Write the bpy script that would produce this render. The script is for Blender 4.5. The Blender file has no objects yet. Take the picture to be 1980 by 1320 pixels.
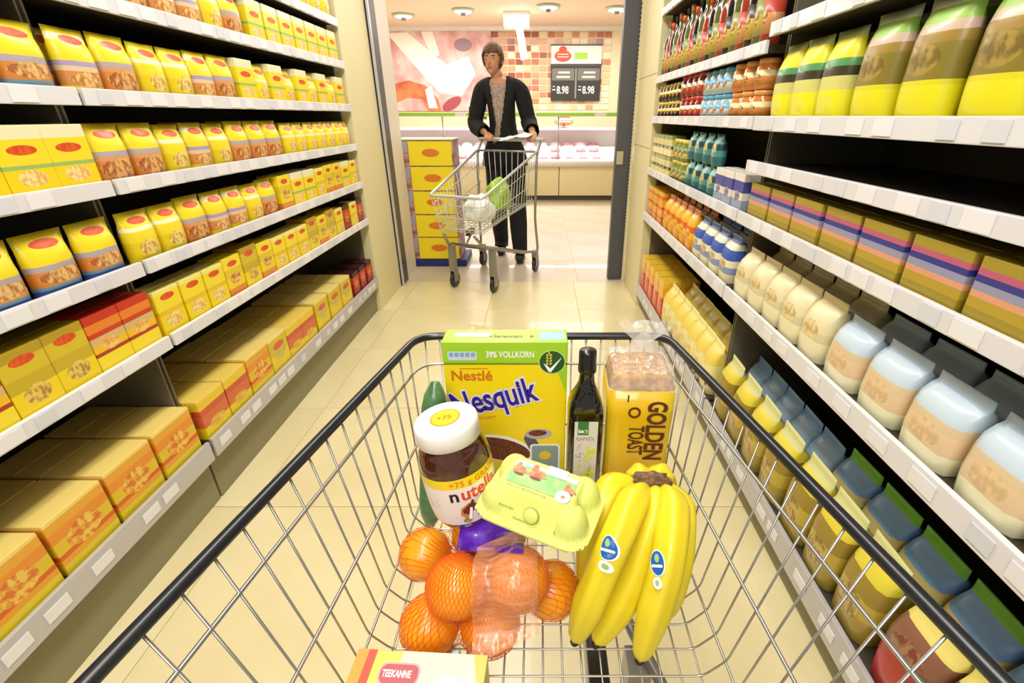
import bpy, bmesh, math, random
from math import sin, cos, pi, radians as R
from mathutils import Vector, Matrix, noise
random.seed(7)
sc = bpy.context.scene
# ------------------------------------------------------------------ camera, world, lights, exposure
cd = bpy.data.cameras.new('camera'); cam = bpy.data.objects.new('camera', cd); sc.collection.objects.link(cam)
cam.location = (0, 0, 1.2); cam.rotation_euler = (R(90 - 25.6), 0, 0)
cd.sensor_width = 36; cd.lens = 16.545; cd.shift_x = -55 / 1980; cd.clip_start = .02
sc.camera = cam
sc.view_settings.view_transform = 'Standard'; sc.view_settings.look = 'None'
sc.view_settings.gamma = 1; sc.view_settings.use_curve_mapping = False
sc.view_settings.exposure = 0.36
w = bpy.data.worlds.new('world'); sc.world = w; w.use_nodes = True
w.node_tree.nodes['Background'].inputs[0].default_value = (1, .97, .92, 1)
w.node_tree.nodes['Background'].inputs[1].default_value = .30

def area(name, loc, sx, sy, power, rot=(0, 0, 0), col=(1, .97, .92)):
    l = bpy.data.lights.new(name, 'AREA'); l.shape = 'RECTANGLE'; l.size = sx; l.size_y = sy
    l.energy = power; l.color = col
    o = bpy.data.objects.new(name, l); o.location = loc; o.rotation_euler = rot; sc.collection.objects.link(o)
    return o
area('aisle_and_fill_light', (-.25, 1.0, 2.56), .35, 5.0, 62)
area('aisle_and_fill_light', (-.25, -1.6, 2.3), 1.6, 1.0, 26, rot=(R(35), 0, 0))  # unseen tilted panel behind the camera, added as frontal fill
area('hall_light', (-.5, 5.4, 2.56), 3.5, 1.6, 50)
area('counter_and_fill_light', (-.6, 8.3, 2.56), 5.0, .9, 105)
area('counter_and_fill_light', (-.6, 7.98, 1.175), 4.4, .12, 34, col=(1, .93, .95))  # unseen lamp under the canopy, added to brighten the meat

# ------------------------------------------------------------------ helpers
def lin(c):
    if isinstance(c, str):
        c = tuple(int(c[i:i + 2], 16) / 255 for i in (0, 2, 4))
        c = tuple(x / 12.92 if x <= .04045 else ((x + .055) / 1.055) ** 2.4 for x in c)
    return (c[0], c[1], c[2], 1)
MATS = {}
def mat(name, col='cccccc', rough=.5, metal=0, coat=0, spec=.5, noise_amt=0, noise_scale=20, col2=None, bump=0, trans=0, alpha=1, emit=None, es=1, sss=0):
    if name in MATS: return MATS[name]
    m = bpy.data.materials.new(name); m.use_nodes = True; nt = m.node_tree; b = nt.nodes['Principled BSDF']
    b.inputs['Base Color'].default_value = lin(col); b.inputs['Roughness'].default_value = rough
    b.inputs['Metallic'].default_value = metal; b.inputs['Coat Weight'].default_value = coat
    b.inputs['Coat Roughness'].default_value = .08
    b.inputs['Specular IOR Level'].default_value = spec
    b.inputs['Transmission Weight'].default_value = trans; b.inputs['Alpha'].default_value = alpha
    if sss:
        b.inputs['Subsurface Weight'].default_value = sss; b.inputs['Subsurface Radius'].default_value = (.01, .005, .002)
    if emit:
        b.inputs['Emission Color'].default_value = lin(emit); b.inputs['Emission Strength'].default_value = es
    if col2 or bump:
        tc = nt.nodes.new('ShaderNodeTexCoord'); n = nt.nodes.new('ShaderNodeTexNoise')
        n.inputs['Scale'].default_value = noise_scale; n.inputs['Detail'].default_value = 5
        nt.links.new(tc.outputs['Object'], n.inputs['Vector'])
        if col2:
            cr = nt.nodes.new('ShaderNodeValToRGB'); cr.color_ramp.elements[0].position = .38; cr.color_ramp.elements[1].position = .65
            cr.color_ramp.elements[0].color = lin(col); cr.color_ramp.elements[1].color = lin(col2)
            nt.links.new(n.outputs['Fac'], cr.inputs['Fac']); nt.links.new(cr.outputs['Color'], b.inputs['Base Color'])
        if bump:
            bp = nt.nodes.new('ShaderNodeBump'); bp.inputs['Strength'].default_value = bump; bp.inputs['Distance'].default_value = .002
            nt.links.new(n.outputs['Fac'], bp.inputs['Height']); nt.links.new(bp.outputs['Normal'], b.inputs['Normal'])
    MATS[name] = m
    return m

def clearmat(name, col, a, rough=.1):
    if name in MATS: return MATS[name]
    m = mat(name, col, rough, coat=.6, alpha=a); return m

def print_mat(name, bands, blob=None, logo=None, rough=.4, coat=.25, warp=.0, blob2=None):
    """printed pack: horizontal bands [(z0, colour)...] in the pack's own 0..1 box, plus picture and emblem ovals on it"""
    if name in MATS: return MATS[name]
    m = bpy.data.materials.new(name); m.use_nodes = True; nt = m.node_tree; b = nt.nodes['Principled BSDF']; L = nt.links
    b.inputs['Roughness'].default_value = rough; b.inputs['Coat Weight'].default_value = coat; b.inputs['Coat Roughness'].default_value = .12
    tc = nt.nodes.new('ShaderNodeTexCoord'); sp = nt.nodes.new('ShaderNodeSeparateXYZ'); L.new(tc.outputs['Generated'], sp.inputs[0])
    n = nt.nodes.new('ShaderNodeTexNoise'); n.inputs['Scale'].default_value = 9; n.inputs['Detail'].default_value = 4
    L.new(tc.outputs['Generated'], n.inputs['Vector'])
    z = nt.nodes.new('ShaderNodeMath'); z.operation = 'MULTIPLY_ADD'; L.new(n.outputs['Fac'], z.inputs[0]); z.inputs[1].default_value = warp
    L.new(sp.outputs['Z'], z.inputs[2])
    cr = nt.nodes.new('ShaderNodeValToRGB'); cr.color_ramp.interpolation = 'CONSTANT'
    el = cr.color_ramp.elements
    el[0].position = 0; el[0].color = lin(bands[0][1])
    if len(bands) > 1:
        el[1].position = bands[1][0]; el[1].color = lin(bands[1][1])
        for p, c in bands[2:]:
            e = el.new(p); e.color = lin(c)
    else: el[1].color = lin(bands[0][1])
    L.new(z.outputs[0], cr.inputs[0]); out = cr.outputs['Color']
    def oval(cx, cz, rx, rz, c1, c2, out):
        def ma(op, a, bb):
            q = nt.nodes.new('ShaderNodeMath'); q.operation = op
            for i, v in enumerate((a, bb)):
                if v is None: continue
                if isinstance(v, (int, float)): q.inputs[i].default_value = v
                else: L.new(v, q.inputs[i])
            return q.outputs[0]
        dx = ma('MULTIPLY', ma('SUBTRACT', sp.outputs['X'], cx), 1 / rx); dz = ma('MULTIPLY', ma('SUBTRACT', sp.outputs['Z'], cz), 1 / rz)
        r = ma('ADD', ma('MULTIPLY', dx, dx), ma('MULTIPLY', dz, dz)); f = ma('LESS_THAN', r, 1.0)
        c = nt.nodes.new('ShaderNodeValToRGB'); c.color_ramp.elements[0].position = .42; c.color_ramp.elements[1].position = .58
        c.color_ramp.elements[0].color = lin(c1); c.color_ramp.elements[1].color = lin(c2); L.new(n.outputs['Fac'], c.inputs[0])
        mx = nt.nodes.new('ShaderNodeMix'); mx.data_type = 'RGBA'; L.new(f, mx.inputs[0]); L.new(out, mx.inputs[6]); L.new(c.outputs[0], mx.inputs[7])
        return mx.outputs[2]
    for q in (blob, blob2, logo):
        if q: out = oval(*q, out)
    L.new(out, b.inputs['Base Color'])
    MATS[name] = m
    return m

def link(o): sc.collection.objects.link(o); return o
def tag(o, label=None, cat=None, group=None, kind=None):
    if label: o['label'] = label
    if cat: o['category'] = cat
    if group: o['group'] = group
    if kind: o['kind'] = kind
    return o
def empty(name, loc=(0, 0, 0), rot=(0, 0, 0)):
    o = bpy.data.objects.new(name, None); o.location = loc; o.rotation_euler = rot; o.empty_display_size = .05; return link(o)
def mobj(name, me, m=None, parent=None, smooth=False):
    if m is not None:
        me.materials.clear()
        for x in (m if isinstance(m, (list, tuple)) else [m]): me.materials.append(x)
    if smooth:
        for p in me.polygons: p.use_smooth = True
    o = bpy.data.objects.new(name, me)
    if parent is not None: o.parent = parent
    return link(o)
def bmobj(name, bm, m=None, parent=None, smooth=False):
    me = bpy.data.meshes.new(name); bm.to_mesh(me); bm.free(); return mobj(name, me, m, parent, smooth)
def bm_mesh(name, bm, m, smooth=False):
    me = bpy.data.meshes.new(name); bm.to_mesh(me); bm.free(); me.materials.append(m)
    if smooth:
        for p in me.polygons: p.use_smooth = True
    return me
def box(bm, x0, x1, y0, y1, z0, z1, bev=0, M=None):
    vs = [bm.verts.new(Vector(p)) for p in ((x0, y0, z0), (x1, y0, z0), (x1, y1, z0), (x0, y1, z0), (x0, y0, z1), (x1, y0, z1), (x1, y1, z1), (x0, y1, z1))]
    fs = [bm.faces.new([vs[i] for i in f]) for f in ((0, 3, 2, 1), (4, 5, 6, 7), (0, 1, 5, 4), (1, 2, 6, 5), (2, 3, 7, 6), (3, 0, 4, 7))]
    if M is not None:
        for v in vs: v.co = M @ v.co
    if bev:
        es = list({e for f in fs for e in f.edges}); bmesh.ops.bevel(bm, geom=es, offset=bev, segments=1 if bev < .002 else 2, affect='EDGES', profile=.6)
    return vs
def boxo(name, x0, x1, y0, y1, z0, z1, m, parent=None, bev=0):
    bm = bmesh.new(); box(bm, x0, x1, y0, y1, z0, z1, bev); return bmobj(name, bm, m, parent)
def tube(bm, pts, r, n=6, closed=False, cap=True):
    pts = [Vector(p) for p in pts]; rings = []; N = len(pts)
    up = None
    for i, p in enumerate(pts):
        if closed: d = pts[(i + 1) % N] - pts[i - 1]
        else: d = (pts[min(i + 1, N - 1)] - pts[max(i - 1, 0)])
        d.normalize()
        if up is None:
            a = Vector((0, 0, 1)) if abs(d.z) < .9 else Vector((1, 0, 0)); up = (a - d * a.dot(d)).normalized()
        else:
            up = (up - d * up.dot(d)).normalized()
        s = d.cross(up); rr = r[i] if isinstance(r, (list, tuple)) else r
        rings.append([bm.verts.new(p + (up * cos(2 * pi * k / n) + s * sin(2 * pi * k / n)) * rr) for k in range(n)])
    for i in range(N if closed else N - 1):
        a, b = rings[i], rings[(i + 1) % N]
        for k in range(n): bm.faces.new((a[k], b[k], b[(k + 1) % n], a[(k + 1) % n]))
    if cap and not closed:
        bm.faces.new(rings[0]); bm.faces.new(list(reversed(rings[-1])))
def fillet(pts, r, seg=4):
    pts = [Vector(p) for p in pts]; out = [pts[0]]
    for i in range(1, len(pts) - 1):
        a, b, c = pts[i - 1], pts[i], pts[i + 1]
        u = (a - b); v = (c - b); k = min(r, u.length * .45, v.length * .45); u.normalize(); v.normalize()
        p, q = b + u * k, b + v * k
        for s in range(seg + 1):
            t = s / seg; out.append(p * (1 - t) ** 2 + b * 2 * t * (1 - t) + q * t * t)
    out.append(pts[-1]); return out
def tubeo(name, pts, r, m, parent=None, n=6, closed=False, smooth=True):
    bm = bmesh.new(); tube(bm, pts, r, n, closed); return bmobj(name, bm, m, parent, smooth)
def lathe(bm, prof, n=24, sq=None, M=None):
    rings = []
    for i, (r, z) in enumerate(prof):
        ring = []
        for k in range(n):
            a = 2 * pi * k / n; rr = r
            if sq:
                e = sq[i]; c, s = abs(cos(a)), abs(sin(a)); rr = r / ((c ** e + s ** e) ** (1 / e))
            v = Vector((rr * sin(a), -rr * cos(a), z)); ring.append(bm.verts.new(M @ v if M else v))
        rings.append(ring)
    for a, b in zip(rings, rings[1:]):
        for k in range(n): bm.faces.new((a[k], a[(k + 1) % n], b[(k + 1) % n], b[k]))
    bm.faces.new(list(reversed(rings[0]))); bm.faces.new(rings[-1])
def poly_o(name, pts, m, parent, M=Matrix(), bend=None):
    """flat print: a polygon of 2-D points in the plane M"""
    bm = bmesh.new(); vs = [bm.verts.new(M @ Vector((x, y, 0))) for x, y in pts]; bm.faces.new(vs)
    return bmobj(name, bm, m, parent)
def ell(cx, cy, rx, ry, n=28, rot=0):
    return [(cx + rx * cos(2 * pi * k / n) * cos(rot) - ry * sin(2 * pi * k / n) * sin(rot), cy + rx * cos(2 * pi * k / n) * sin(rot) + ry * sin(2 * pi * k / n) * cos(rot)) for k in range(n)]
def rrect(x0, x1, y0, y1, r, n=5):
    out = []
    for cx, cy, a0 in ((x1 - r, y1 - r, 0), (x0 + r, y1 - r, 90), (x0 + r, y0 + r, 180), (x1 - r, y0 + r, 270)):
        for k in range(n + 1): a = R(a0 + 90 * k / n); out.append((cx + r * cos(a), cy + r * sin(a)))
    return out
def text_o(name, s, size, m, parent, M=Matrix(), sx=1, shear=0, bold=0, align='LEFT', fn=None, space=1, extr=0):
    cu = bpy.data.curves.new(name, 'FONT'); cu.body = s; cu.size = size; cu.shear = shear; cu.offset = bold; cu.align_x = align
    cu.space_character = space; cu.extrude = extr; cu.resolution_u = 3
    ob = bpy.data.objects.new(name, cu); link(ob)
    dg = bpy.context.evaluated_depsgraph_get(); dg.update()
    me = bpy.data.meshes.new_from_object(ob.evaluated_get(dg)); bpy.data.objects.remove(ob); bpy.data.curves.remove(cu)
    for v in me.vertices:
        v.co.x *= sx
        v.co = fn(v.co) if fn else M @ v.co
    return mobj(name, me, m, parent)
def frontM(y=0, x=0, z=0):   # plane facing -Y: u -> +X, v -> +Z
    return Matrix.Translation((x, y, z)) @ Matrix.Rotation(R(90), 4, 'X')
def topM(z, x=0, y=0): return Matrix.Translation((x, y, z))

# ------------------------------------------------------------------ materials
chrome = mat('chrome_wire', 'b9b8b2', .28, .85)
steel = mat('grey_steel', '9a9a94', .35, .7)
black_plastic = mat('black_plastic', '1c1e22', .32, coat=.3)
dark_frame = mat('dark_frame', '4c4d52', .45)
cream = mat('cream_paint', 'e6dcae', .5)
shelf_white = mat('shelf_white', 'e4e4ea', .3, coat=.3)
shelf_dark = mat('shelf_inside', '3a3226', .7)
silver = mat('silver_rail', 'c4c4cc', .3, .35)
tagm = mat('price_tag_paper', 'ececf0', .6)
tagg = mat('price_tag_grey', 'dadce4', .6)
kickm = mat('kick_plate', '8d8766', .55)
white = mat('white_plain', 'f2f0ea', .5)

# ------------------------------------------------------------------ setting
def floor_mat(name, c1, c2, sx, sy):
    m = bpy.data.materials.new(name); m.use_nodes = True; nt = m.node_tree; b = nt.nodes['Principled BSDF']; L = nt.links
    tc = nt.nodes.new('ShaderNodeTexCoord'); mp = nt.nodes.new('ShaderNodeMapping'); L.new(tc.outputs['Object'], mp.inputs[0])
    n = nt.nodes.new('ShaderNodeTexNoise'); n.inputs['Scale'].default_value = 2.5; n.inputs['Detail'].default_value = 6; L.new(mp.outputs[0], n.inputs['Vector'])
    cr = nt.nodes.new('ShaderNodeValToRGB'); cr.color_ramp.elements[0].position = .35; cr.color_ramp.elements[1].position = .65
    cr.color_ramp.elements[0].color = lin(c1); cr.color_ramp.elements[1].color = lin(c2); L.new(n.outputs[0], cr.inputs[0])
    L.new(cr.outputs[0], b.inputs['Base Color']); b.inputs['Roughness'].default_value = .28; b.inputs['Coat Weight'].default_value = .15
    return m
fm1 = floor_mat('floor_cream', 'dccf9e', 'e5daac', .5, .5); fm2 = floor_mat('floor_grey', 'c9bda6', 'd6cbb8', .5, .5)
groutm = mat('floor_joint', 'c8bb8e', .7)
boxo('floor', -4, 4, -3, 10, -.05, 0, groutm)
bpy.data.objects['floor']['kind'] = 'structure'; fl = bpy.data.objects['floor']
# near floor: large tiles laid with hairline joints; far floor greyer stone
def tiles(x0, x1, y0, y1, px, py, m, g=.0025, h=.003):
    bm = bmesh.new(); box(bm, g / 2, px - g / 2, g / 2, py - g / 2, 0, h, .0008); me = bm_mesh('tile', bm, m)
    y = y0
    while y < y1 - .01:
        x = x0
        while x < x1 - .01:
            o = bpy.data.objects.new('tile', me); o.location = (x, y, 0); o.parent = fl; link(o); x += px
        y += py
tiles(-1.6, 1.5, -.6, 3.6, .62, .6, fm1)
tiles(-3.2, 2.4, 3.6, 9.6, .7, .6, fm2)
tag(boxo('ceiling', -4, 4, -3, 10, 2.6, 2.65, mat('ceiling_paint', 'e6cdb4', .7)), kind='structure')
wb = tag(boxo('wall_back', -4, 4, 9.8, 9.95, 0, 2.6, mat('wall_grout', 'f3e2bd', .6)), kind='structure')
tag(boxo('trim_1', -4, 4, 9.7, 9.8, 2.54, 2.6, white), kind='structure')
tag(boxo('wall_left', -4.05, -4, -3, 10, 0, 2.6, cream), kind='structure')
tag(boxo('wall_right', 4, 4.05, -3, 10, 0, 2.6, cream), kind='structure')
tag(boxo('pillar', -1.34, -1.085, 3.68, 4.0, 0, 2.6, mat('pillar_white', 'e8dfd2', .5), bev=.004), kind='structure')
for o in (bpy.data.objects['pillar'],): o.name = 'trim_2'
# end panels of the shelving runs and the door posts of the passage
lp = tag(boxo('wall_left_panel', -1.32, -1.085, 3.0, 3.5, .0, 2.6, cream, bev=.003), kind='structure'); lp.name = 'trim_3'
rp = tag(boxo('trim_4', .665, 1.1, 3.08, 3.62, 0, 2.6, cream, bev=.003), kind='structure')
for z in (1.02, 1.42, 2.02): boxo('seam', .6635, .67, 3.085, 3.62, z, z + .003, mat('seam_dark', 'a89f78', .7), rp)
post = empty('trim_5'); tag(post, kind='structure')
boxo('frame', -1.20, -1.07, 3.52, 3.67, 0, 2.6, dark_frame, post, .006)
boxo('edge_strip', -1.075, -1.062, 3.50, 3.52, 0, 2.6, silver, post)
post = empty('trim_6'); tag(post, kind='structure')
boxo('frame', .545, .66, 3.66, 3.74, 0, 2.6, dark_frame, post, .006)
boxo('latch_plate', .552, .60, 3.651, 3.662, .88, .97, mat('latch', 'b5ab8a', .5), post, .002)
# perforated upright beside the right post
bm = bmesh.new(); box(bm, .648, .664, 3.62, 3.655, 0, 2.6); boxs = bmobj('perforated_upright', bm, mat('upright_cream', 'cfc8a8', .5), post)
bm = bmesh.new()
for i in range(100): box(bm, .645, .649, 3.628, 3.645, .03 + i * .0255, .043 + i * .0255)
tag(bmobj('slots', bm, mat('slot_black', '15140f', .8), post), kind='stuff')

# tiles of the back wall (each one a piece)
pal = [mat('tile_%d' % i, c, .3, coat=.3) for i, c in enumerate(('b96a4c', 'c98a62', 'd9a983', 'e8cfa4', 'f5ead0', '9c4a38'))]
tmesh = []
for m in pal:
    bm = bmesh.new(); box(bm, -.063, .063, -.012, 0, -.042, .042, .003); tmesh.append(bm_mesh('wall_tile', bm, m))
rt = random.Random(3)
for ix in range(-21, 9):
    for iz in range(12):
        x = .05 + ix * .143; z = 1.30 + iz * .104 + .045
        if -2.72 < x < -.86 or x < -3.0: continue
        wgt = [5, 5, 4, 3, 1, 2]
        if z < 1.5 or (x > .62 and z < 2.3): wgt = [.5, .8, 1, 2, 6, .3]  # low tiles are paler; on the right, glare is painted into tile colours
        o = bpy.data.objects.new('wall_tile', rt.choices(tmesh, wgt)[0]); o.location = (x + (.035 if iz % 2 else -.035) * 0, 9.8, z); o.parent = wb; link(o)

# mural poster
mural = empty('wall_mural', (-1.79, 9.79, 1.28)); tag(mural, 'large pink mural of meat and white diagonal streaks above the counter', 'mural')
boxo('panel', -.92, .92, -.03, 0, 0, 1.26, mat('mural_pink', 'cf9490', .5, col2='f0cfcc', noise_scale=3), mural, .003)
FM = frontM(-.031)
mw = mat('mural_white', 'fff6ec', .5)
poly_o('picture', [(-.9, 1.22), (-.55, 1.24), (.1, .75), (.5, .88), (.62, .6), (.35, .25), (-.05, .3), (-.35, .6)], mw, mural, FM)
poly_o('picture', [(-.3, 1.25), (-.1, 1.25), (.0, .9), (-.15, .85)], mw, mural, frontM(-.0315))
poly_o('picture', ell(.42, 1.05, .16, .1), mat('mural_mauve', '9d7d8c', .5), mural, frontM(-.0315))
poly_o('picture', [(-.9, .45), (-.6, .5), (-.3, .42), (-.1, .2), (-.05, 0), (-.3, 0), (-.4, .2), (-.65, .22), (-.9, .12)], mat('mural_orange', 'd98a54', .5, col2='b5543a', noise_scale=5), mural, frontM(-.032))
poly_o('picture', [(-.32, .35), (-.2, .42), (-.12, .05), (-.28, .05)], mw, mural, frontM(-.0325))
poly_o('picture', ell(.15, .12, .2, .09, rot=.5), mat('mural_red', 'a84e56', .5), mural, frontM(-.032))

# ------------------------------------------------------------------ deli counter
dc = empty('deli_counter', (-.6, 7.6, 0)); tag(dc, 'long chilled glass-fronted meat counter with cream base and green band', 'counter')
cb = mat('counter_cream', 'e8d9a4', .45)
for i in range(6):
    x = -2.55 + i * .86; boxo('base_panel', x, x + .85, 0, .03, .08, .5, cb, dc, .004)
boxo('plinth', -2.6, 2.6, .05, .1, 0, .08, mat('plinth_dark', '5a5240', .6), dc)
tubeo('bumper', [(-2.6, -.02, .55), (2.6, -.02, .55)], .05, mat('bumper_white', 'e9dfd8', .35, coat=.3), dc, n=12)
boxo('deck', -2.6, 2.6, .05, .4, .5, .58, white, dc, .003)
boxo('step', -2.6, 2.6, .4, .65, .5, .66, white, dc, .003)
boxo('step', -2.6, 2.6, .65, 1.0, .5, .74, white, dc, .003)
boxo('back_panel', -2.6, 2.6, 1.0, 1.05, .0, 1.0, mat('counter_back', 'e7dede', .5), dc, .003)
boxo('service_shelf', -2.6, 2.6, .55, 1.0, 1.0, 1.03, white, dc, .004)
canopy = boxo('canopy', -2.6, 2.6, .1, .9, 1.19, 1.25, mat('canopy_white', 'efe8e0', .4), dc, .006)
for i in range(5):
    boxo('green_strip', -2.55 + i * 1.03, -2.55 + i * 1.03 + .86, .09, .1, 1.20, 1.24, mat('strip_green', '9fd83a', .4), canopy)
glassm = mat('counter_glass', 'ffffff', .02, coat=.4, alpha=.05)
for i in range(3):
    bm = bmesh.new(); x = -2.58 + i * 1.73
    box(bm, x, x + 1.71, -.003, .003, 0, .58, M=Matrix.Translation((0, .03, .61)) @ Matrix.Rotation(R(-8), 4, 'X'))
    bmobj('glass_pane', bm, glassm, dc)
for x in (-2.59, -.86, .87, 2.59): tubeo('support_post', [(x, .14, .6), (x, .14, 1.2)], .012, steel, dc, n=8)
meatc = [mat('meat_%d' % i, c, .45, coat=.3, col2=c2, noise_scale=60) for i, (c, c2) in enumerate((('a8444c', 'd79aa0'), ('d98f95', 'f2d4d4'), ('7c2a34', 'a8555a'), ('ecd9dc', 'c98d96'), ('f0e6ea', 'dcc0cc')))]
def meat_tray(i):
    t = empty('meat_tray')
    bm = bmesh.new(); box(bm, -.09, .09, -.1, .1, 0, .02, .004); bmobj('tray', bm, white, t)
    bm = bmesh.new(); bmesh.ops.create_icosphere(bm, subdivisions=2, radius=1)
    rr = random.Random(i)
    for v in bm.verts:
        k = 1 + .25 * noise.noise(v.co * 1.7 + Vector((i, 0, 0))); v.co = Vector((v.co.x * .088 * k, v.co.y * .095 * k, max(v.co.z, -.3) * .045 * k + .03))
    bmobj('meat', bm, meatc[i % 5], t, True)
    return t
def copy_tree(o, parent=None):
    c = o.copy(); link(c); c.parent = parent
    for ch in o.children: copy_tree(ch, c)
    return c
ORD = ['first', 'second', 'third', 'fourth', 'fifth', 'sixth', 'seventh', 'eighth', 'ninth', 'tenth', 'eleventh', 'twelfth', 'thirteenth', 'fourteenth', 'fifteenth', 'sixteenth', 'seventeenth', 'eighteenth', 'nineteenth', 'twentieth', 'twenty-first', 'twenty-second', 'twenty-third', 'twenty-fourth', 'twenty-fifth', 'twenty-sixth', 'twenty-seventh', 'twenty-eighth', 'twenty-ninth', 'thirtieth', 'thirty-first', 'thirty-second', 'thirty-third', 'thirty-fourth', 'thirty-fifth', 'thirty-sixth', 'thirty-seventh', 'thirty-eighth', 'thirty-ninth', 'fortieth', 'forty-first', 'forty-second', 'forty-third', 'forty-fourth']
protos = [meat_tray(i) for i in range(5)]; used = set()
rt = random.Random(11)
names = ['dark red', 'pink', 'deep red', 'pale pink', 'whitish']
for row, (yy, zz) in enumerate(((7.84, .58), (8.12, .66), (8.42, .74))):
    for k in range(17):
        i = rt.choices(range(5), [2, 3, 1, 4, 5])[0]
        t = protos[i] if i not in used else copy_tree(protos[i]); used.add(i)
        t.location = (-2.45 + k * .207, yy, zz); t.rotation_euler.z = rt.uniform(-.06, .06)
        tag(t, '%s meat on white tray, %s from the pillar end, %s row of glass counter' % (names[i], ORD[k], ('front', 'middle', 'back')[row]), 'meat tray', 'trays of meat in the glass counter')

# price board and sign on the tiled wall
bd = empty('price_board', (.64, 9.78, 1.45)); tag(bd, 'black two-column price board on the tiled wall above the counter', 'price board')
boxo('panel', -.45, .45, -.04, 0, 0, .56, mat('board_black', '33312c', .5), bd, .004)
FB = frontM(-.0415)
for sx in (-1, 1):
    poly_o('header', rrect(min(sx * .03, sx * .43), max(sx * .03, sx * .43), .33, .52, .01), mat('board_grey', '77746a', .5), bd, frontM(-.0412))
    for q in range(2): poly_o('header_line', rrect(sx * .23 - .12 + .03 * q, sx * .23 + .12, .37 + .07 * q, .40 + .07 * q, .005), white, bd, frontM(-.0418))
    text_o('price', '8.98', .17, white, bd, frontM(-.042, sx * .235 - .11, .12), bold=.004, sx=.75)
    poly_o('dash', [(sx * .235 - .18, .225), (sx * .235 - .14, .225), (sx * .235 - .14, .24), (sx * .235 - .18, .24)], white, bd, FB)
    poly_o('dash', [(sx * .235 - .19, .17), (sx * .235 - .13, .17), (sx * .235 - .13, .19), (sx * .235 - .19, .19)], white, bd, FB)
boxo('divider', -.015, .015, -.05, -.04, .04, .52, mat('board_divider', '8e8a80', .5), bd)
sg = empty('shop_sign', (.64, 9.78, 2.04)); tag(sg, 'white hanging sign with red oval emblem above the black price board', 'sign')
boxo('panel', -.45, .45, -.03, 0, 0, .28, white, sg, .003)
boxo('rail', -.46, .46, -.04, .0, .28, .30, dark_frame, sg); boxo('rail', -.46, .46, -.04, .0, -.03, -.01, dark_frame, sg)
redm = mat('emblem_red', 'd2593a', .5)
poly_o('emblem', ell(-.24, .12, .15, .09), redm, sg, frontM(-.031)); poly_o('emblem', ell(-.24, .22, .07, .05), redm, sg, frontM(-.0312))
for q in (.10, .14): poly_o('emblem_stripe', rrect(-.34, -.14, q, q + .015, .005), white, sg, frontM(-.032))
poly_o('green_lettering_bar', rrect(-.03, .2, .07, .17, .01), mat('sign_green', 'a6dc4a', .5), sg, frontM(-.031))
sg2 = empty('counter_sign', (.36, 7.98, 1.03)); tag(sg2, 'small red oval sign standing on the glass counter shelf', 'sign')
bm = bmesh.new(); bmesh.ops.create_circle(bm, cap_ends=True, segments=28, radius=1); r_ = bmesh.ops.extrude_face_region(bm, geom=bm.faces[:])
for v in bm.verts: v.co = Vector((v.co.x * .15, 0 if v in r_['geom'] else .01, v.co.y * .07 + .1))
bmobj('panel', bm, redm, sg2); boxo('foot', -.05, .05, -.03, .04, 0, .015, steel, sg2); boxo('stem', -.01, .01, .0, .01, .01, .06, steel, sg2)
for q in (.085, .115): poly_o('stripe', rrect(-.1, .1, q, q + .01, .004), white, sg2, frontM(-.001))
# weighing scale with a lit display
ws = empty('weighing_scale', (-1.0, 8.3, 1.03)); tag(ws, 'dark weighing scale with teal display on counter shelf beside the mural', 'scale')
boxo('body', -.14, .14, -.1, .1, 0, .05, mat('scale_dark', '2f3a38', .4), ws, .006); boxo('pillar', -.02, .02, .04, .08, .05, .16, mat('scale_dark', ''), ws)
hd = boxo('display_head', -.14, .14, .03, .09, .12, .3, mat('scale_dark', ''), ws, .006); boxo('screen', -.12, .12, .026, .031, .2, .28, mat('scale_screen', '6fb7b0', .3, emit='6fb7b0', es=.5), hd)
# ceiling fittings over the counter
lens = mat('lamp_lens', 'ffffff', .4, emit='fff8ea', es=6); lring = mat('lamp_ring', 'b9c9b4', .3)
for i, (x, y, lab) in enumerate(((-2.1, 8.65, 'beside the white pillar'), (-1.13, 8.28, 'above the pink mural'), (.11, 8.0, 'above the tiled wall'), (1.1, 8.15, 'beside the dark post'))):
    t = empty('ceiling_light', (x, y, 2.6)); tag(t, 'round recessed ceiling spotlight ' + lab, 'ceiling light', 'round ceiling lights over the counter')
    bm = bmesh.new(); lathe(bm, [(.16, -.03), (.17, -.015), (.17, -.001)], 24); bmobj('ring', bm, lring, t, True)
    bm = bmesh.new(); lathe(bm, [(.10, -.045), (.13, -.031)], 24); bmobj('lens', bm, lens, t)
    bm = bmesh.new(); lathe(bm, [(.03, -.075), (.045, -.046)], 12); bmobj('centre_cap', bm, dark_frame, t)
hf = empty('hanging_lamp', (-.35, 8.5, 2.6)); tag(hf, 'white box lamp hanging from ceiling with long slanted white arm', 'lamp')
boxo('housing', -.2, .18, -.12, .12, -.2, -.0, white, hf, .01)
bm = bmesh.new(); box(bm, -.055, .055, -.03, .03, -.42, 0, .006, Matrix.Translation((0.03, -.05, -.2)) @ Matrix.Rotation(R(-10), 4, 'Y')); bmobj('arm', bm, mat('lamp_white', 'ffffff', .4, emit='ffffff', es=.8), hf)

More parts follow.
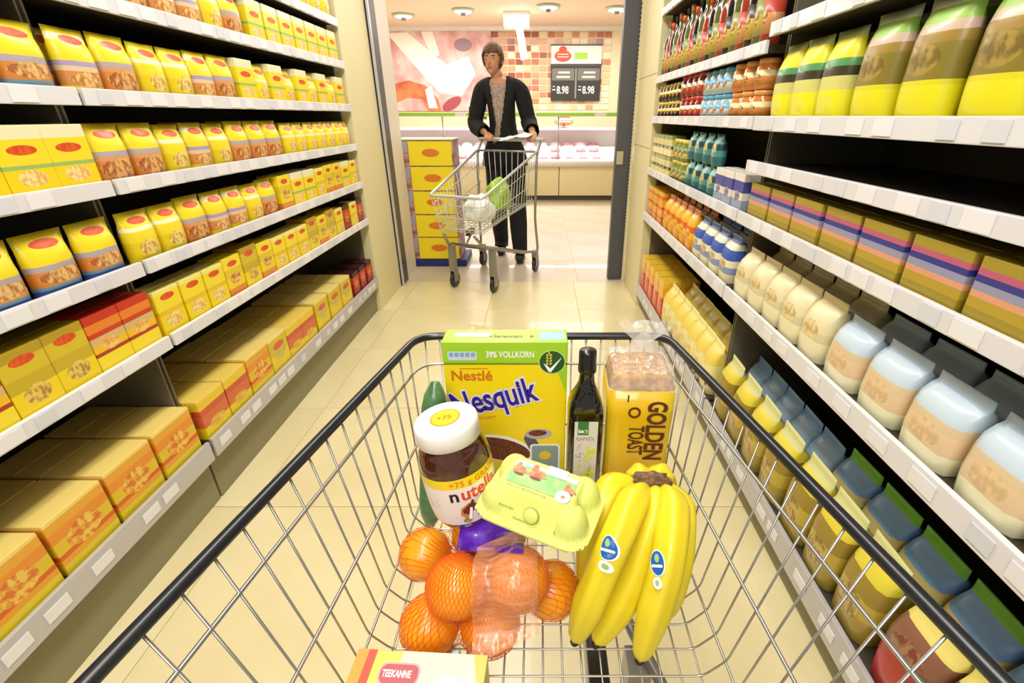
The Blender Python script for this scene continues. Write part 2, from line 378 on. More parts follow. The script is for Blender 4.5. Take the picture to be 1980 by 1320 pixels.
# ------------------------------------------------------------------ shelving
def shelf_unit(side, y0, y1, levels, label, top=2.1, tags=True):
    """side -1: left (front at x=-1.08), +1: right (front at x=.66). levels: (top height, lip height, depth)"""
    xf = -1.08 if side < 0 else .66; xb = xf + side * .42
    u = empty('shelf_unit', (xf, (y0 + y1) / 2, 0)); tag(u, label, 'shelving')
    def bx(n, xa, xc, ya, yc, za, zc, m, par, bev=0):
        a, b = sorted((side * xa, side * xc)); return boxo(n, a, b, ya - u.location.y, yc - u.location.y, za, zc, m, par, bev)
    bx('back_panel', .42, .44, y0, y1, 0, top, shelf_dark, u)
    bx('kick_plate', .03, .045, y0, y1, 0, levels[0][0] - (.075 if side < 0 else .07), kickm, u)
    for yy in (y0, y1 - .006): bx('side_upright', .06, .42, yy, yy + .006, 0, top, mat('upright_dark', '6e6650', .6), u)
    bm = bmesh.new(); box(bm, 0, .0015, -.028, .028, 0, .03); tm = bm_mesh('price_tag', bm, tagm)
    bm = bmesh.new(); box(bm, 0, .0015, -.02, .02, 0, .03); tm2 = bm_mesh('price_tag', bm, tagg)
    rr = random.Random(int(y0 * 100) + side * 5 + 50)
    for i, (zt, lh) in enumerate(levels):
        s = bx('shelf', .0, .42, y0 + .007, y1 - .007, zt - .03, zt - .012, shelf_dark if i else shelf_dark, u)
        bx('price_rail', -.004, .008, y0 + .002, y1 - .002, zt - lh, zt, silver if i == 0 else shelf_white, s, .002)
        if tags:
            y = y0 + .06
            while y < y1 - .05:
                o = bpy.data.objects.new('price_tag', rr.choice((tm, tm, tm2))); o.location = (-side * .0045 - (.0015 if side > 0 else 0), y - u.location.y, zt - lh + (lh - .03) / 2)
                o.parent = s; link(o); y += rr.choice((.075, .09, .12, .16))
    return u
LZ = [.245, .625, .845, 1.055, 1.26, 1.47, 1.665]
shelf_unit(-1, 1.25, 2.99, [(z, .07 if i == 0 else .038) for i, z in enumerate(LZ)], 'tall shelf bay full of yellow packs, next to the white pillar')
shelf_unit(-1, -.5, 1.24, [(z, .07 if i == 0 else .038) for i, z in enumerate(LZ)], 'tall shelf bay of yellow packs nearer the black-rimmed cart')
shelf_unit(1, 1.61, 3.07, [(.18, .08), (.655, .05), (.917, .038), (1.2, .038), (1.40, .035), (1.72, .035)], 'tall shelf bay of jars, bottles and orange packs by the dark post')
shelf_unit(1, -.5, 1.6, [(.18, .08), (.655, .05), (.917, .038), (1.075, .036), (1.2, .04), (1.44, .036), (1.72, .035)], 'tall shelf bay of bagged goods alongside the black-rimmed cart')

# ------------------------------------------------------------------ shelf goods
def carton_me(n, w_, d, h, m):
    bm = bmesh.new(); box(bm, -w_ / 2, w_ / 2, -d / 2, d / 2, 0, h, .002); box(bm, -w_ / 2 + .004, w_ / 2 - .004, -.006, .006, h, h + .0008); return bm_mesh(n, bm, m)
def pouch_me(n, w_, d, h, m, seed=0, crimp=.012):
    bm = bmesh.new(); nx, nz = 8, 9; F = []
    for s in (-1, 1):
        g = []
        for j in range(nz + 1):
            row = []
            for i in range(nx + 1):
                u, v = i / nx * 2 - 1, j / nz
                zz = v * h; k = max(0, 1 - abs(u) ** 3) ** .5 * max(0, min(1, (h - crimp - zz) / (h * .3))) ** .6 * (.75 + .25 * min(1, v * 6))
                wob = .0025 * noise.noise(Vector((u * 3, v * 4, seed + s)))
                row.append(bm.verts.new((u * w_ / 2 * (1 - .05 * sin(v * pi)), s * (d / 2 * k + .0008) + wob * k, zz)))
            g.append(row)
        for j in range(nz):
            for i in range(nx):
                q = [g[j][i], g[j][i + 1], g[j + 1][i + 1], g[j + 1][i]]
                bm.faces.new(q if s < 0 else q[::-1])
    bmesh.ops.remove_doubles(bm, verts=bm.verts, dist=.0018)
    return bm_mesh(n, bm, m, True)
def bag_me(n, w_, d, h, m, seed=0):
    """block-bottomed paper or film bag with a folded top"""
    bm = bmesh.new(); rings = []; N = 20
    prof = [(0, .97, .97), (.02, 1, 1), (.3, 1.03, 1.05), (.6, 1.0, 1.0), (.74, .98, .78), (.84, .97, .38), (.885, .97, .07), (.94, .965, .05), (1, .96, .045)]
    for (v, a, b) in prof:
        ring = []
        for k in range(N):
            t = 2 * pi * k / N; e = 5; c, s = cos(t), sin(t); rr = 1 / ((abs(c) ** e + abs(s) ** e) ** (1 / e))
            ww = 1 + .03 * noise.noise(Vector((c * 2, s * 2, v * 4 + seed * 7)))
            ring.append(bm.verts.new((rr * c * w_ / 2 * a * ww, rr * s * d / 2 * b * ww, v * h)))
        rings.append(ring)
    for a, b in zip(rings, rings[1:]):
        for k in range(N): bm.faces.new((a[k], a[(k + 1) % N], b[(k + 1) % N], b[k]))
    bm.faces.new(rings[0][::-1]); bm.faces.new(rings[-1])
    return bm_mesh(n, bm, m, True)
def can_me(n, r, h, m):
    bm = bmesh.new(); lathe(bm, [(r * .9, 0), (r, .003), (r, h - .004), (r * .96, h), (r * .9, h - .001), (r * .9, h - .004)], 18); return bm_mesh(n, bm, m, True)
class Kind:
    def __init__(s, desc, name, cat, w_, d, h, me, parts=()):
        s.desc, s.name, s.cat, s.w, s.d, s.h, s.me, s.parts = desc, name, cat, w_, d, h, me, parts
Y = 'f2d60c'; Y2 = 'f6df28'; LAV = 'b4aab0'; BR = 'b5713a'; OR = 'e08a34'; CR = 'f0e2a8'
def K_carton(desc, w_, d, h, *pm, **kw): return Kind(desc, 'carton', 'carton', w_, d, h, carton_me('carton', w_, d, h, print_mat('print ' + desc, *pm, **kw)))
def K_pouch(desc, w_, d, h, *pm, **kw): return Kind(desc, 'pouch', 'pouch', w_, d, h, pouch_me('pouch', w_, d, h, print_mat('print ' + desc, *pm, **kw), len(desc)))
def K_bag(desc, w_, d, h, *pm, **kw): return Kind(desc, 'bag', 'bag', w_, d, h, bag_me('bag', w_, d, h, print_mat('print ' + desc, *pm, **kw), len(desc)))
def K_jar(desc, r, h, content, lidc, labc):
    bm = bmesh.new(); lathe(bm, [(r * .85, 0), (r, .004), (r, h * .72), (r * .8, h * .82), (r * .8, h * .84)], 16)
    me = bm_mesh('jar', bm, mat('glass ' + desc, content, .15, coat=.8), True)
    bm = bmesh.new(); lathe(bm, [(r * .88, h * .82), (r * .88, h * .99), (r * .82, h)], 16); lid = bm_mesh('lid', bm, mat('lid ' + lidc, lidc, .35, coat=.3), True)
    bm = bmesh.new(); lathe(bm, [(r * 1.012, h * .15), (r * 1.012, h * .62)], 16); lb = bm_mesh('paper_label', bm, print_mat('label ' + desc, labc, (.5, .5, .25, .3, '8a3a1c', 'd8a84a')), True)
    return Kind(desc, 'jar', 'jar', r * 2.02, r * 2, h, me, (('lid', lid), ('paper_label', lb)))
def K_bottle(desc, r, h, content, capc, labc):
    bm = bmesh.new(); lathe(bm, [(r * .9, 0), (r, .004), (r, h * .6), (r * .7, h * .72), (r * .36, h * .8), (r * .34, h * .93)], 16)
    me = bm_mesh('bottle', bm, mat('glass ' + desc, content, .12, coat=.8), True)
    bm = bmesh.new(); lathe(bm, [(r * .4, h * .9), (r * .4, h * .995), (r * .36, h)], 14); lid = bm_mesh('cap', bm, mat('cap ' + capc, capc, .35), True)
    bm = bmesh.new(); lathe(bm, [(r * 1.012, h * .14), (r * 1.012, h * .5)], 16); lb = bm_mesh('paper_label', bm, print_mat('label ' + desc, labc, (.5, .5, .25, .25, '7a4a1c', 'e0c070')), True)
    return Kind(desc, 'bottle', 'bottle', r * 2.05, r * 2, h, me, (('cap', lid), ('paper_label', lb)))
COUNT = {}
def fill(side, z, ya, yb, kinds, shelf, rows=1, layers=1, gap=.004, setback=.012, jit=.004, skip=(), back0=0):
    """a run of goods from ya (far) towards yb (near) on the shelf whose top is at z"""
    xf = -1.08 if side < 0 else .66
    for layer in range(layers):
        for row in range(rows):
            y = ya; i = 0; avg = sum(k.w for k in kinds) / len(kinds); num = max(1, round((ya - yb) / (avg + gap) - .3)); gp = (ya - yb) / num - avg
            while i < num:
                k = kinds[i % len(kinds)] if len(kinds) < 3 else kinds[(i * 7 // 3 + layer) % len(kinds)]
                o = bpy.data.objects.new(k.name, k.me); rr = random.uniform
                x = xf + side * (setback + k.d / 2 + row * (k.d + .004) + back0 + rr(0, jit))
                o.location = (x, y - k.w / 2 - gp / 2, z - .012 + layer * (k.h + .002)); o.rotation_euler.z = (R(90) if side < 0 else R(-90)) + rr(-.03, .03) * (0 if k.name == 'carton' else 1)
                o.hide_render = False; link(o)
                for pn, pm in k.parts:
                    c = bpy.data.objects.new(pn, pm); c.parent = o; link(c)
                key = (k.desc, shelf, layer, row); COUNT[key] = COUNT.get(key, 0) + 1; n = COUNT[key]
                pos = ('' if rows == 1 else (', front row', ', second row', ', third row')[row]) + ('' if layers == 1 else (', lower layer', ', upper layer', ', third layer')[layer])
                tag(o, '%s %s from far end%s, %s' % (ORD[n - 1], k.desc, pos, shelf), k.cat, '%ss on %s' % (k.desc, shelf))
                y -= k.w + max(gp, .0015); i += 1
SH_L = ['lowest left shelf', 'second left shelf', 'third left shelf', 'fourth left shelf', 'fifth left shelf', 'sixth left shelf', 'top left shelf']
red_logo = (.5, .82, .28, .07, 'd8421c', 'e0601c')
yp = K_pouch('yellow soup pouch', .105, .05, .13, [(0, Y), (.3, Y2), (.55, 'f4ecc0'), (.62, Y2)], (.5, .3, .3, .16, 'd99a3a', 'f0d890'), red_logo)
yb_ = K_pouch('orange-picture yellow pouch', .115, .055, .14, [(0, BR), (.08, OR), (.38, 'd8a070'), (.46, LAV), (.54, Y2)], (.5, .24, .42, .18, 'a85a30', 'e8b468'), red_logo)
yc = K_pouch('blue-footed yellow pouch', .12, .055, .135, [(0, '3c5aa8'), (.1, '6e9cb0'), (.16, OR), (.4, LAV), (.5, Y2)], (.5, .3, .4, .12, 'b0683a', 'e8c078'), red_logo)
ycart = K_carton('plain yellow carton', .10, .08, .135, [(0, Y), (.45, 'e8c418'), (.55, Y2), (.9, 'f8ea80')], (.5, .3, .32, .16, 'e0a83c', 'f4e08a'), red_logo)
ycr = K_carton('cream-topped yellow carton', .11, .09, .14, [(0, Y), (.38, '9cc060'), (.44, Y2), (.8, 'f3ecc0')], (.5, .25, .3, .12, 'e8b050', 'f8e098'), (.5, .65, .3, .07, 'd8421c', 'e0601c'))
redc = K_carton('red and yellow carton', .10, .09, .15, [(0, Y2), (.3, 'b03018'), (.36, 'f0c020'), (.5, 'd8b878'), (.62, 'cc3a16'), (.7, 'e88428'), (.85, 'c8321a')], (.5, .45, .25, .1, 'e8a040', 'f4d070'))
olive = K_carton('olive-gold carton', .10, .10, .15, [(0, Y), (.4, 'c8b020'), (.6, 'd8c028'), (.85, 'b89a20')], (.5, .3, .3, .14, 'b08030', 'e8cc60'), red_logo)
redp = K_carton('dark red carton', .09, .08, .14, [(0, 'a02014'), (.5, 'c83420'), (.8, '3a1410')], (.5, .5, .3, .2, 'e0a030', 'c03a1c'))
bigy = K_carton('orange-striped yellow carton', .15, .15, .155, [(0, 'e4cc1c'), (.2, 'e8a020'), (.3, 'd86018'), (.38, 'e0c020'), (.6, 'e89028'), (.78, 'e8a830'), (.93, 'f4d878')], (.5, .5, .3, .2, 'd87020', 'f0c850'))
bigc = K_carton('green-cornered yellow carton', .14, .15, .15, [(0, 'ecd018'), (.5, 'd8c020'), (.92, 'f4dc80')], (.5, .55, .35, .25, 'c8b438', 'd8c860'), (.5, .7, .3, .1, 'd8542c', 'd86a38'))
bigr = K_carton('red-panelled yellow carton', .13, .15, .145, [(0, 'ecd018'), (.3, 'd86a3a'), (.6, 'd0542c'), (.75, 'eccc28'), (.93, 'f0d060')], (.5, .3, .3, .12, 'e8c840', 'e0a030'))
yd = K_pouch('lilac-striped yellow pouch', .11, .055, .138, [(0, Y), (.12, 'd89048'), (.34, 'e8c8a0'), (.42, 'b0a0c4'), (.5, Y2), (.8, 'f8f0b0'), (.9, Y2)], (.5, .22, .4, .12, 'c07838', 'f0c880'), red_logo)
ye = K_pouch('plain lemon pouch', .108, .055, .134, [(0, 'e8d010'), (.4, Y2), (.62, 'f8f4c4'), (.7, Y2)], (.5, .28, .3, .16, 'c88c34', 'f4dc80'), red_logo)
yo = K_carton('orange-footed yellow carton', .10, .085, .14, [(0, 'e08a2c'), (.22, Y), (.5, 'e4c820'), (.7, Y2)], (.5, .45, .3, .14, 'b86c2c', 'f0cc68'), red_logo)
# left, shelf by shelf from the floor
fill(-1, .245, 2.97, 2.62, [redp], SH_L[0], rows=2, gap=.006)
fill(-1, .245, 2.60, 2.12, [bigc], SH_L[0], rows=2)
fill(-1, .245, 2.10, 1.85, [bigr], SH_L[0], rows=2)
fill(-1, .245, 1.84, 1.25, [bigc, bigr, bigy], SH_L[0], rows=2)
fill(-1, .245, 1.235, .42, [bigy], SH_L[0], rows=2)
fill(-1, .625, 2.97, 2.55, [redp, ycart], SH_L[1]); fill(-1, .625, 2.54, 1.25, [olive, ycart, yo, ycart], SH_L[1]); fill(-1, .625, 1.235, .62, [redc, olive, redc], SH_L[1])
fill(-1, .845, 2.97, 2.05, [ycart, yo, ycr], SH_L[2]); fill(-1, .845, 2.04, 1.25, [yb_, yd, ye], SH_L[2]); fill(-1, .845, 1.235, .72, [yc], SH_L[2])
fill(-1, 1.055, 2.97, 2.2, [yp], SH_L[3], rows=2); fill(-1, 1.055, 2.18, 1.25, [yb_, yd, yb_, ye], SH_L[3], rows=2); fill(-1, 1.055, 1.235, .8, [ycr], SH_L[3])
fill(-1, 1.26, 2.97, 1.95, [ycr, yp], SH_L[4]); fill(-1, 1.26, 1.94, 1.25, [yb_, ye, yd], SH_L[4], rows=2); fill(-1, 1.26, 1.235, .85, [yc], SH_L[4], rows=2)
fill(-1, 1.47, 2.97, 2.1, [ycr], SH_L[5]); fill(-1, 1.47, 2.09, 1.25, [yb_, yd, ye], SH_L[5])
fill(-1, 1.665, 2.97, 2.3, [yp], SH_L[6])
SH_R = ['lowest right shelf', 'second right shelf', 'third right shelf', 'narrow fourth right shelf', 'eye-level right shelf', 'upper right shelf', 'top right shelf']
orc = K_carton('orange striped carton', .10, .09, .17, [(0, 'd89020'), (.2, 'e0601c'), (.27, 'f0a824'), (.5, 'd8481c'), (.57, 'f4b428'), (.8, 'e07a20'), (.9, 'f4bc30')], (.5, .4, .2, .1, 'c85018', 'f8cc50'))
orb = K_bag('golden orange bag', .095, .07, .18, [(0, 'e8a01c'), (.3, 'f4c028'), (.45, 'e06a20'), (.6, 'f8b820'), (.85, 'f09020')], (.5, .4, .25, .14, 'f4d060', 'd85a20'))
blb = K_bag('blue and white bag', .10, .08, .17, [(0, 'ece4b0'), (.2, '8a98c0'), (.35, 'f0e8c8'), (.5, '3c5cb8'), (.72, 'e8e4c8'), (.85, '4c74c8')], (.5, .4, .25, .1, 'e8d080', 'c0a070'))
crb = K_bag('cream paper bag', .105, .09, .16, [(0, 'f2eabc'), (.35, 'd8d0a8'), (.5, 'e8ddb0'), (.8, 'f0e4ac')], (.5, .5, .3, .14, 'c8ac70', 'e8d8a0'))
lbb = K_bag('pale blue and peach bag', .115, .09, .15, [(0, 'f0eec8'), (.25, 'e4c8a0'), (.5, 'dcc49c'), (.62, 'c4d6e2'), (.85, 'b8d0e4')], (.5, .4, .3, .14, 'e8c898', 'd0b488'))
rdb = K_carton('red-fronted yellow carton', .10, .10, .21, [(0, 'e88420'), (.1, 'd04a20'), (.45, 'c83a1c'), (.55, 'f0b020'), (.85, 'f0c438')], (.35, .4, .2, .2, 'f0b040', 'd85820'))
yeb = K_bag('cream-yellow bag', .11, .10, .22, [(0, 'e8d898'), (.3, 'f4ec98'), (.6, 'f0d860'), (.85, 'f4e890')], (.5, .4, .3, .2, 'f4ecc8', 'e8c050'))
olb = K_bag('olive and yellow bag', .115, .10, .23, [(0, 'a89238'), (.3, 'c0a83c'), (.5, '9c8430'), (.7, 'e0d040'), (.85, 'd8d894')], (.5, .35, .3, .16, '8a6a38', 'c8b058'))
rbr = K_bag('dark red and brown bag', .12, .10, .22, [(0, 'b83028'), (.35, 'a82c24'), (.5, '6a5a4a'), (.62, '8a5c44'), (.8, 'e4d470')], (.5, .6, .3, .12, '7a3a30', 'a07858'))
grb = K_bag('green and blue bag', .12, .11, .24, [(0, '9cc850'), (.4, '84c43c'), (.6, 'e8d488'), (.72, '86b4ec'), (.88, '84d850')], (.5, .4, .3, .16, 'b4d86a', 'e0d890'))
bluc = K_bag('bright blue bag', .11, .10, .22, [(0, 'ecd870'), (.4, 'd8dcc0'), (.6, 'a8c8ec'), (.85, '8cb8f4')], (.5, .3, .3, .14, 'f0e490', 'd8c860'))
fill(1, .18, 3.05, 2.45, [rdb], SH_R[0], rows=2); fill(1, .18, 2.44, 1.64, [yeb], SH_R[0], rows=2)
fill(1, .18, 1.58, 1.02, [olb], SH_R[0]); fill(1, .18, 1.58, 1.02, [bluc], SH_R[0], back0=.105)
fill(1, .18, 1.01, .62, [olb], SH_R[0]); fill(1, .18, .60, .1, [rbr], SH_R[0]); fill(1, .18, 1.01, .1, [grb], SH_R[0], back0=.105)
fill(1, .655, 3.05, 2.66, [orc], SH_R[1], rows=2); fill(1, .655, 2.64, 2.1, [orb], SH_R[1], rows=2); fill(1, .655, 2.09, 1.64, [blb], SH_R[1], rows=2)
fill(1, .655, 1.58, 1.02, [crb], SH_R[1], rows=2); fill(1, .655, 1.01, .22, [lbb], SH_R[1], rows=2)
ygj = K_jar('yellow-green jar', .036, .095, '7c8a38', 'e8d868', [(0, 'ecdf8c'), (.5, '6a8a3c')])
blj = K_jar('black-label jar', .034, .08, '3c2c1c', 'e8c84c', [(0, '1f1a14'), (.6, 'e4cc5c')])
rdj = K_jar('red-label jar', .036, .09, '8a2418', 'c83424', [(0, 'c83a28'), (.6, 'e8e0d0')])
cyj = K_jar('pale blue jar', .038, .085, 'a8c4cc', '5aa8cc', [(0, 'd8e0dc'), (.6, '58a8d0')])
tlb = K_pouch('teal pouch', .09, .05, .115, [(0, '2c6a6a'), (.3, '4c9490'), (.5, '1c4c50'), (.7, '68a8a0')], (.5, .5, .3, .2, 'd8c060', '5c9894'))
blp = K_carton('blue rice carton', .085, .08, .12, [(0, '9aa8b8'), (.3, 'e8e4d0'), (.5, '4a50a0'), (.8, 'f0ece0')], (.5, .4, .25, .14, 'c8a0b0', '6a6aa8'))
ygc = K_carton('yellow-green carton', .08, .07, .10, [(0, 'e8dc88'), (.35, '4a5a30'), (.5, 'dcd080'), (.8, '8a9c48')], (.5, .4, .2, .14, '3a4a24', 'c8c060'))
fill(1, .917, 3.05, 2.62, [ygc], SH_R[2], layers=2); fill(1, .917, 2.60, 2.38, [ygj], SH_R[2], layers=2)
fill(1, .917, 2.36, 1.92, [tlb], SH_R[2], layers=2); fill(1, .917, 1.91, 1.63, [blp], SH_R[2], layers=1)
stb = K_carton('striped olive and blue carton', .13, .10, .105, [(0, 'a08c28'), (.25, 'b89c30'), (.4, 'e0a07c'), (.5, '9898b4'), (.62, '34388c'), (.72, 'c0607c'), (.82, 'a89430')], None)
fill(1, .917, 1.58, .27, [stb], SH_R[2])
fill(1, 1.2, 3.05, 2.6, [blj], SH_R[4], layers=2); fill(1, 1.2, 2.59, 2.25, [rdj], SH_R[4], layers=2); fill(1, 1.2, 2.24, 1.93, [cyj], SH_R[4], layers=2)
orj = K_jar('orange jar', .037, .085, 'd8843c', 'e8a050', [(0, 'e09048'), (.6, 'e8dca0')]); fill(1, 1.2, 1.92, 1.64, [orj], SH_R[4], layers=2)
yln = K_pouch('yellow-footed brown pouch', .13, .07, .2, [(0, 'f2e81c'), (.3, 'e4dc20'), (.34, '8a7c2c'), (.62, 'a08438'), (.7, 'd0b8a0'), (.78, '9cc858'), (.9, 'e4eccc')], (.5, .5, .3, .12, '7a6428', 'a89040'))
ylg = K_pouch('yellow and green pouch', .12, .07, .19, [(0, 'f4ec1c'), (.35, 'dcd87c'), (.5, '3c3a24'), (.6, '5c9c60'), (.68, 'ece428'), (.9, 'd4dc90')], (.5, .2, .3, .1, 'e8e060', 'f4ee30'))
fill(1, 1.2, 1.58, 1.2, [ylg], SH_R[4], rows=2); fill(1, 1.2, 1.19, .28, [yln], SH_R[4], rows=2)
dbt = K_bottle('dark sauce bottle', .032, .27, '1c1410', '1c1c1c', [(0, 'd8b84c'), (.6, '2c2418')])
wbt = K_bottle('white-label bottle', .034, .28, 'c8c8b8', 'e8e4dc', [(0, 'f0ede4'), (.7, 'd8d4c4')])
gbt = K_bottle('green oil bottle', .033, .27, '5c6430', 'c87830', [(0, 'c8bc54'), (.6, '8a9448')])
rbt = K_bottle('red sauce bottle', .031, .25, 'a03424', 'd8602c', [(0, 'e0a060'), (.6, 'c04838')])
fill(1, 1.40, 3.05, 1.64, [gbt, dbt, rbt, wbt, dbt, gbt, wbt], SH_R[5])

# ------------------------------------------------------------------ yellow carton display by the pillar
pl = boxo('pallet_tray', -.30, .25, -.17, .2, 0, .06, mat('pallet_blue', '20246a', .5), None, .006); pl.location = (-.9, 4.2, 0.003); tag(pl, 'low dark blue plastic tray under the stack of yellow boxes', 'tray')
ybm = mat('display_yellow', 'f4dd14', .5); sidem = mat('display_side', '8c4a3c', .5, col2='c8a8ac', noise_scale=16)
for i in range(5):
    t = empty('display_box', (-.9 + .0, 4.2, .065 + i * .192)); tag(t, 'yellow display box with red oval emblem, %s in the stack' % ('lowest', 'second from bottom', 'middle one', 'second from top', 'topmost')[i], 'box', 'stack of yellow display boxes')
    boxo('carton', -.27, .2, -.15, .15, 0, .19, sidem, t, .003)
    boxo('front_panel', -.155, .19, -.156, -.15, .004, .186, ybm, t, .001)
    poly_o('emblem', ell(.02, .1, .07, .03), mat('display_red', 'e07a1c', .5), t, frontM(-.157))
    boxo('label_panel', -.268, -.16, -.155, -.15, .1, .18, mat('display_grey', 'a8a4b4', .5), t)
tag(boxo('cardboard_sheet', -1.18, -.69, 4.04, 4.36, 1.027, 1.037, mat('card_white', 'eee4c4', .6), None, .002), 'thin pale cardboard lid on top of the stack of yellow boxes', 'cardboard lid')

# ------------------------------------------------------------------ shopping carts
def make_cart(name, label, rimz, flz, ht, hb, L, ys, xs, rimm, rimr, wr, rings, loc, rz, wheels_black=True, wirem=chrome):
    """local axes: +Y towards the narrow front, rear at y=0; rimz/flz heights, ht/hb half widths at y"""
    c = empty(name, loc, (0, 0, rz)); tag(c, label, 'shopping cart')
    def side(y, z):
        t = (z - flz(y)) / (rimz(y) - flz(y)); return hb(y) + (ht(y) - hb(y)) * t
    Fy = lambda z: L - .03 * (1 - (z - flz(L)) / (rimz(L) - flz(L)))
    P = [(-ht(0), 0, rimz(0)), (-ht(L), L, rimz(L)), (ht(L), L, rimz(L)), (ht(0), 0, rimz(0))]
    tubeo('rim', fillet(P, .035, 6), rimr, rimm, c, n=14)
    tubeo('rear_rim', [P[0], P[3]], rimr * .8, steel, c, n=8)
    # rings running round the three sides
    for f, r in rings:
        def pt(sx, y):
            z = flz(y) + (rimz(y) - flz(y)) * f
            return (sx * side(y, z), min(y, Fy(z)), z)
        tubeo('ring_wire', fillet([pt(-1, 0.01), pt(-1, L), pt(1, L), pt(1, .01)], .035, 5), r, wirem, c, n=8)
    # transverse wires: rim, side, floor, side, rim
    for y in ys:
        zt, zf = rimz(y), flz(y); w1, w0 = ht(y), hb(y)
        tubeo('wire', fillet([(-w1 + .001, y, zt), (-w0 - .006, y, zf + .03), (-w0 + .018, y, zf), (w0 - .018, y, zf), (w0 + .006, y, zf + .03), (w1 - .001, y, zt)], .008, 2), wr, wirem, c, n=5)
    for x in xs:
        zf = flz(L); xt = x * (ht(L) - .01) / max(abs(xs[0]), abs(xs[-1]))
        tubeo('wire', fillet([(x, .01, flz(0) - 2 * wr), (x, L - .03, zf - 2 * wr), (xt, L + .001, rimz(L))], .015, 3), wr, wirem, c, n=5)
    # rear gate
    for k in range(9):
        x = -.8 + k * .2; tubeo('gate_wire', [(x * hb(0), .012, flz(0)), (x * ht(0), .004, rimz(0))], wr * 1.2, wirem, c, n=5)
    # handle and uprights
    hz = 1.03
    for s in (-1, 1):
        tubeo('upright', fillet([(s * ht(0), -.09, hz), (s * ht(0), 0, rimz(0) - .02), (s * (ht(0) - .005), .03, .45), (s * .27, .0, .17), (s * .26, .3, .24), (s * .21, .58, .33), (s * .15, .70, .35), (s * .12, L - .01, flz(L) - .01)], .06, 5), .0105, steel, c, n=8)
    h = tubeo('handle', [(-ht(0) - .02, -.09, hz), (ht(0) + .02, -.09, hz)], .015, rimm, c, n=12)
    tubeo('cross_bar', [(-.262, .27, .225), (.262, .27, .225)], .009, steel, c, n=8)
    tubeo('cross_bar', [(-.21, .58, .33), (.21, .58, .33)], .009, steel, c, n=8)
    blk = boxo('front_block', .06, .088, .46, .56, flz(.5) - .11, flz(.5) - .06, black_plastic, c, .005)
    tubeo('block_stay', [(.075, .5, flz(.5) - .11), (.075, .58, .33)], .007, steel, c)
    for sx, yy in ((-.25, .03), (.25, .03), (-.17, .64), (.17, .64)):
        w_ = bmesh.new(); lathe(w_, [(.045, -.012), (.06, -.009), (.06, .009), (.045, .012)], 20, M=Matrix.Translation((sx, yy - .02, .0605)) @ Matrix.Rotation(R(90), 4, 'Y'))
        wo = bmobj('wheel', w_, black_plastic, c, True)
        f_ = bmesh.new()
        for q in (-.017, .017): box(f_, sx + q - .002, sx + q + .002, yy - .045, yy + .012, .05, .14)
        box(f_, sx - .02, sx + .02, yy - .035, yy + .015, .135, .15 + (.04 if yy < .3 else .18)); bmobj('caster_fork', f_, steel, wo)
    return c
ys = [.12 + .364 + .0315 * k for k in range(-15, 10)]
xs = [.0235 * j for j in range(-8, 9)]
make_cart('shopping_cart', 'wire shopping cart with black rim, holding the groceries',
          lambda y: .88, lambda y: .6, lambda y: .2 + .169 * (.808 - y), lambda y: .196 + .035 * (.78 - y), .808, ys, xs,
          black_plastic, .0062, .0013, [(.83, .0021), (.43, .0021), (.10, .0017)], (.003, -.12, 0), 0)
ys2 = [.03 + .045 * k for k in range(17)]; xs2 = [.04 * j for j in range(-4, 5)]
make_cart('shopping_cart', 'chrome wire shopping cart pushed by the person in black',
          lambda y: .95 - .30 * y, lambda y: .56 - .12 * y, lambda y: .26 - .07 * y, lambda y: .22 - .06 * y, .8, ys2, xs2,
          mat('light_chrome', 'd4d8d6', .3, .5), .010, .0024, [(.75, .003), (.4, .003), (.1, .003)], (-.27, 4.0, 0), R(180 - 22), wirem=mat('light_wire', 'd0d2ce', .35, .5))

# ------------------------------------------------------------------ groceries in the near cart
FZ = .6025     # top of the floor wires
# cereal box
cbx = empty('cereal_box', (-.0535, .653, FZ)); tag(cbx, 'yellow cereal box with green top band standing at the cart front', 'cereal box')
yel = mat('box_yellow', 'fae014', .35, coat=.3); grn = mat('box_green', 'a2d42c', .35, coat=.3)
W2, D2, H2 = .0945, .0225, .295
boxo('carton', -W2, W2, -D2, D2, 0, H2 - .037, yel, cbx, .0015)
boxo('green_top', -W2, W2, -D2, D2, H2 - .0368, H2, grn, cbx, .0015)
fy = -D2 - .0004
def fM(k=0): return frontM(fy - .0002 * k)
poly_o('band_line', [(-W2, H2 - .0385), (W2, H2 - .0385), (W2, H2 - .0362), (-W2, H2 - .0362)], mat('band_olive', '6f8a1c', .5), cbx, fM())
poly_o('green_corner', [(W2, H2 - .037), (W2 - .02, H2 - .037), (W2 - .008, H2 - .07), (W2, H2 - .09)], grn, cbx, fM())
text_o('lettering', '39% VOLLKORN', .0145, mat('print_white', 'ffffff', .5), cbx, frontM(fy, -.029, H2 - .026), sx=.70, bold=.0003)
poly_o('nutrition_panel', rrect(-W2 + .008, -W2 + .052, H2 - .031, H2 - .016, .003), mat('print_paleblue', 'c4dcea', .5), cbx, fM())
for k in range(5): poly_o('nutrition_mark', rrect(-W2 + .0105 + k * .0082, -W2 + .0165 + k * .0082, H2 - .025, H2 - .018, .001), mat('print_steelblue', '8aa6c4', .5), cbx, fM(1))
DG = mat('print_darkgreen', '1e5426', .5)
poly_o('seal_rim', ell(.071, H2 - .034, .0205, .0205, 36), mat('print_palegreen', 'c8e878', .5), cbx, fM(1))
poly_o('seal', ell(.071, H2 - .034, .019, .019, 36), DG, cbx, fM(2))
pw = mat('print_white', ''); pyw = mat('print_wheat', 'ecd03c', .5)
poly_o('check_mark', [(.058, H2 - .036), (.0625, H2 - .0385), (.0685, H2 - .0445), (.0855, H2 - .0255), (.0835, H2 - .030), (.0695, H2 - .0515), (.066, H2 - .0505)], pw, cbx, fM(3))
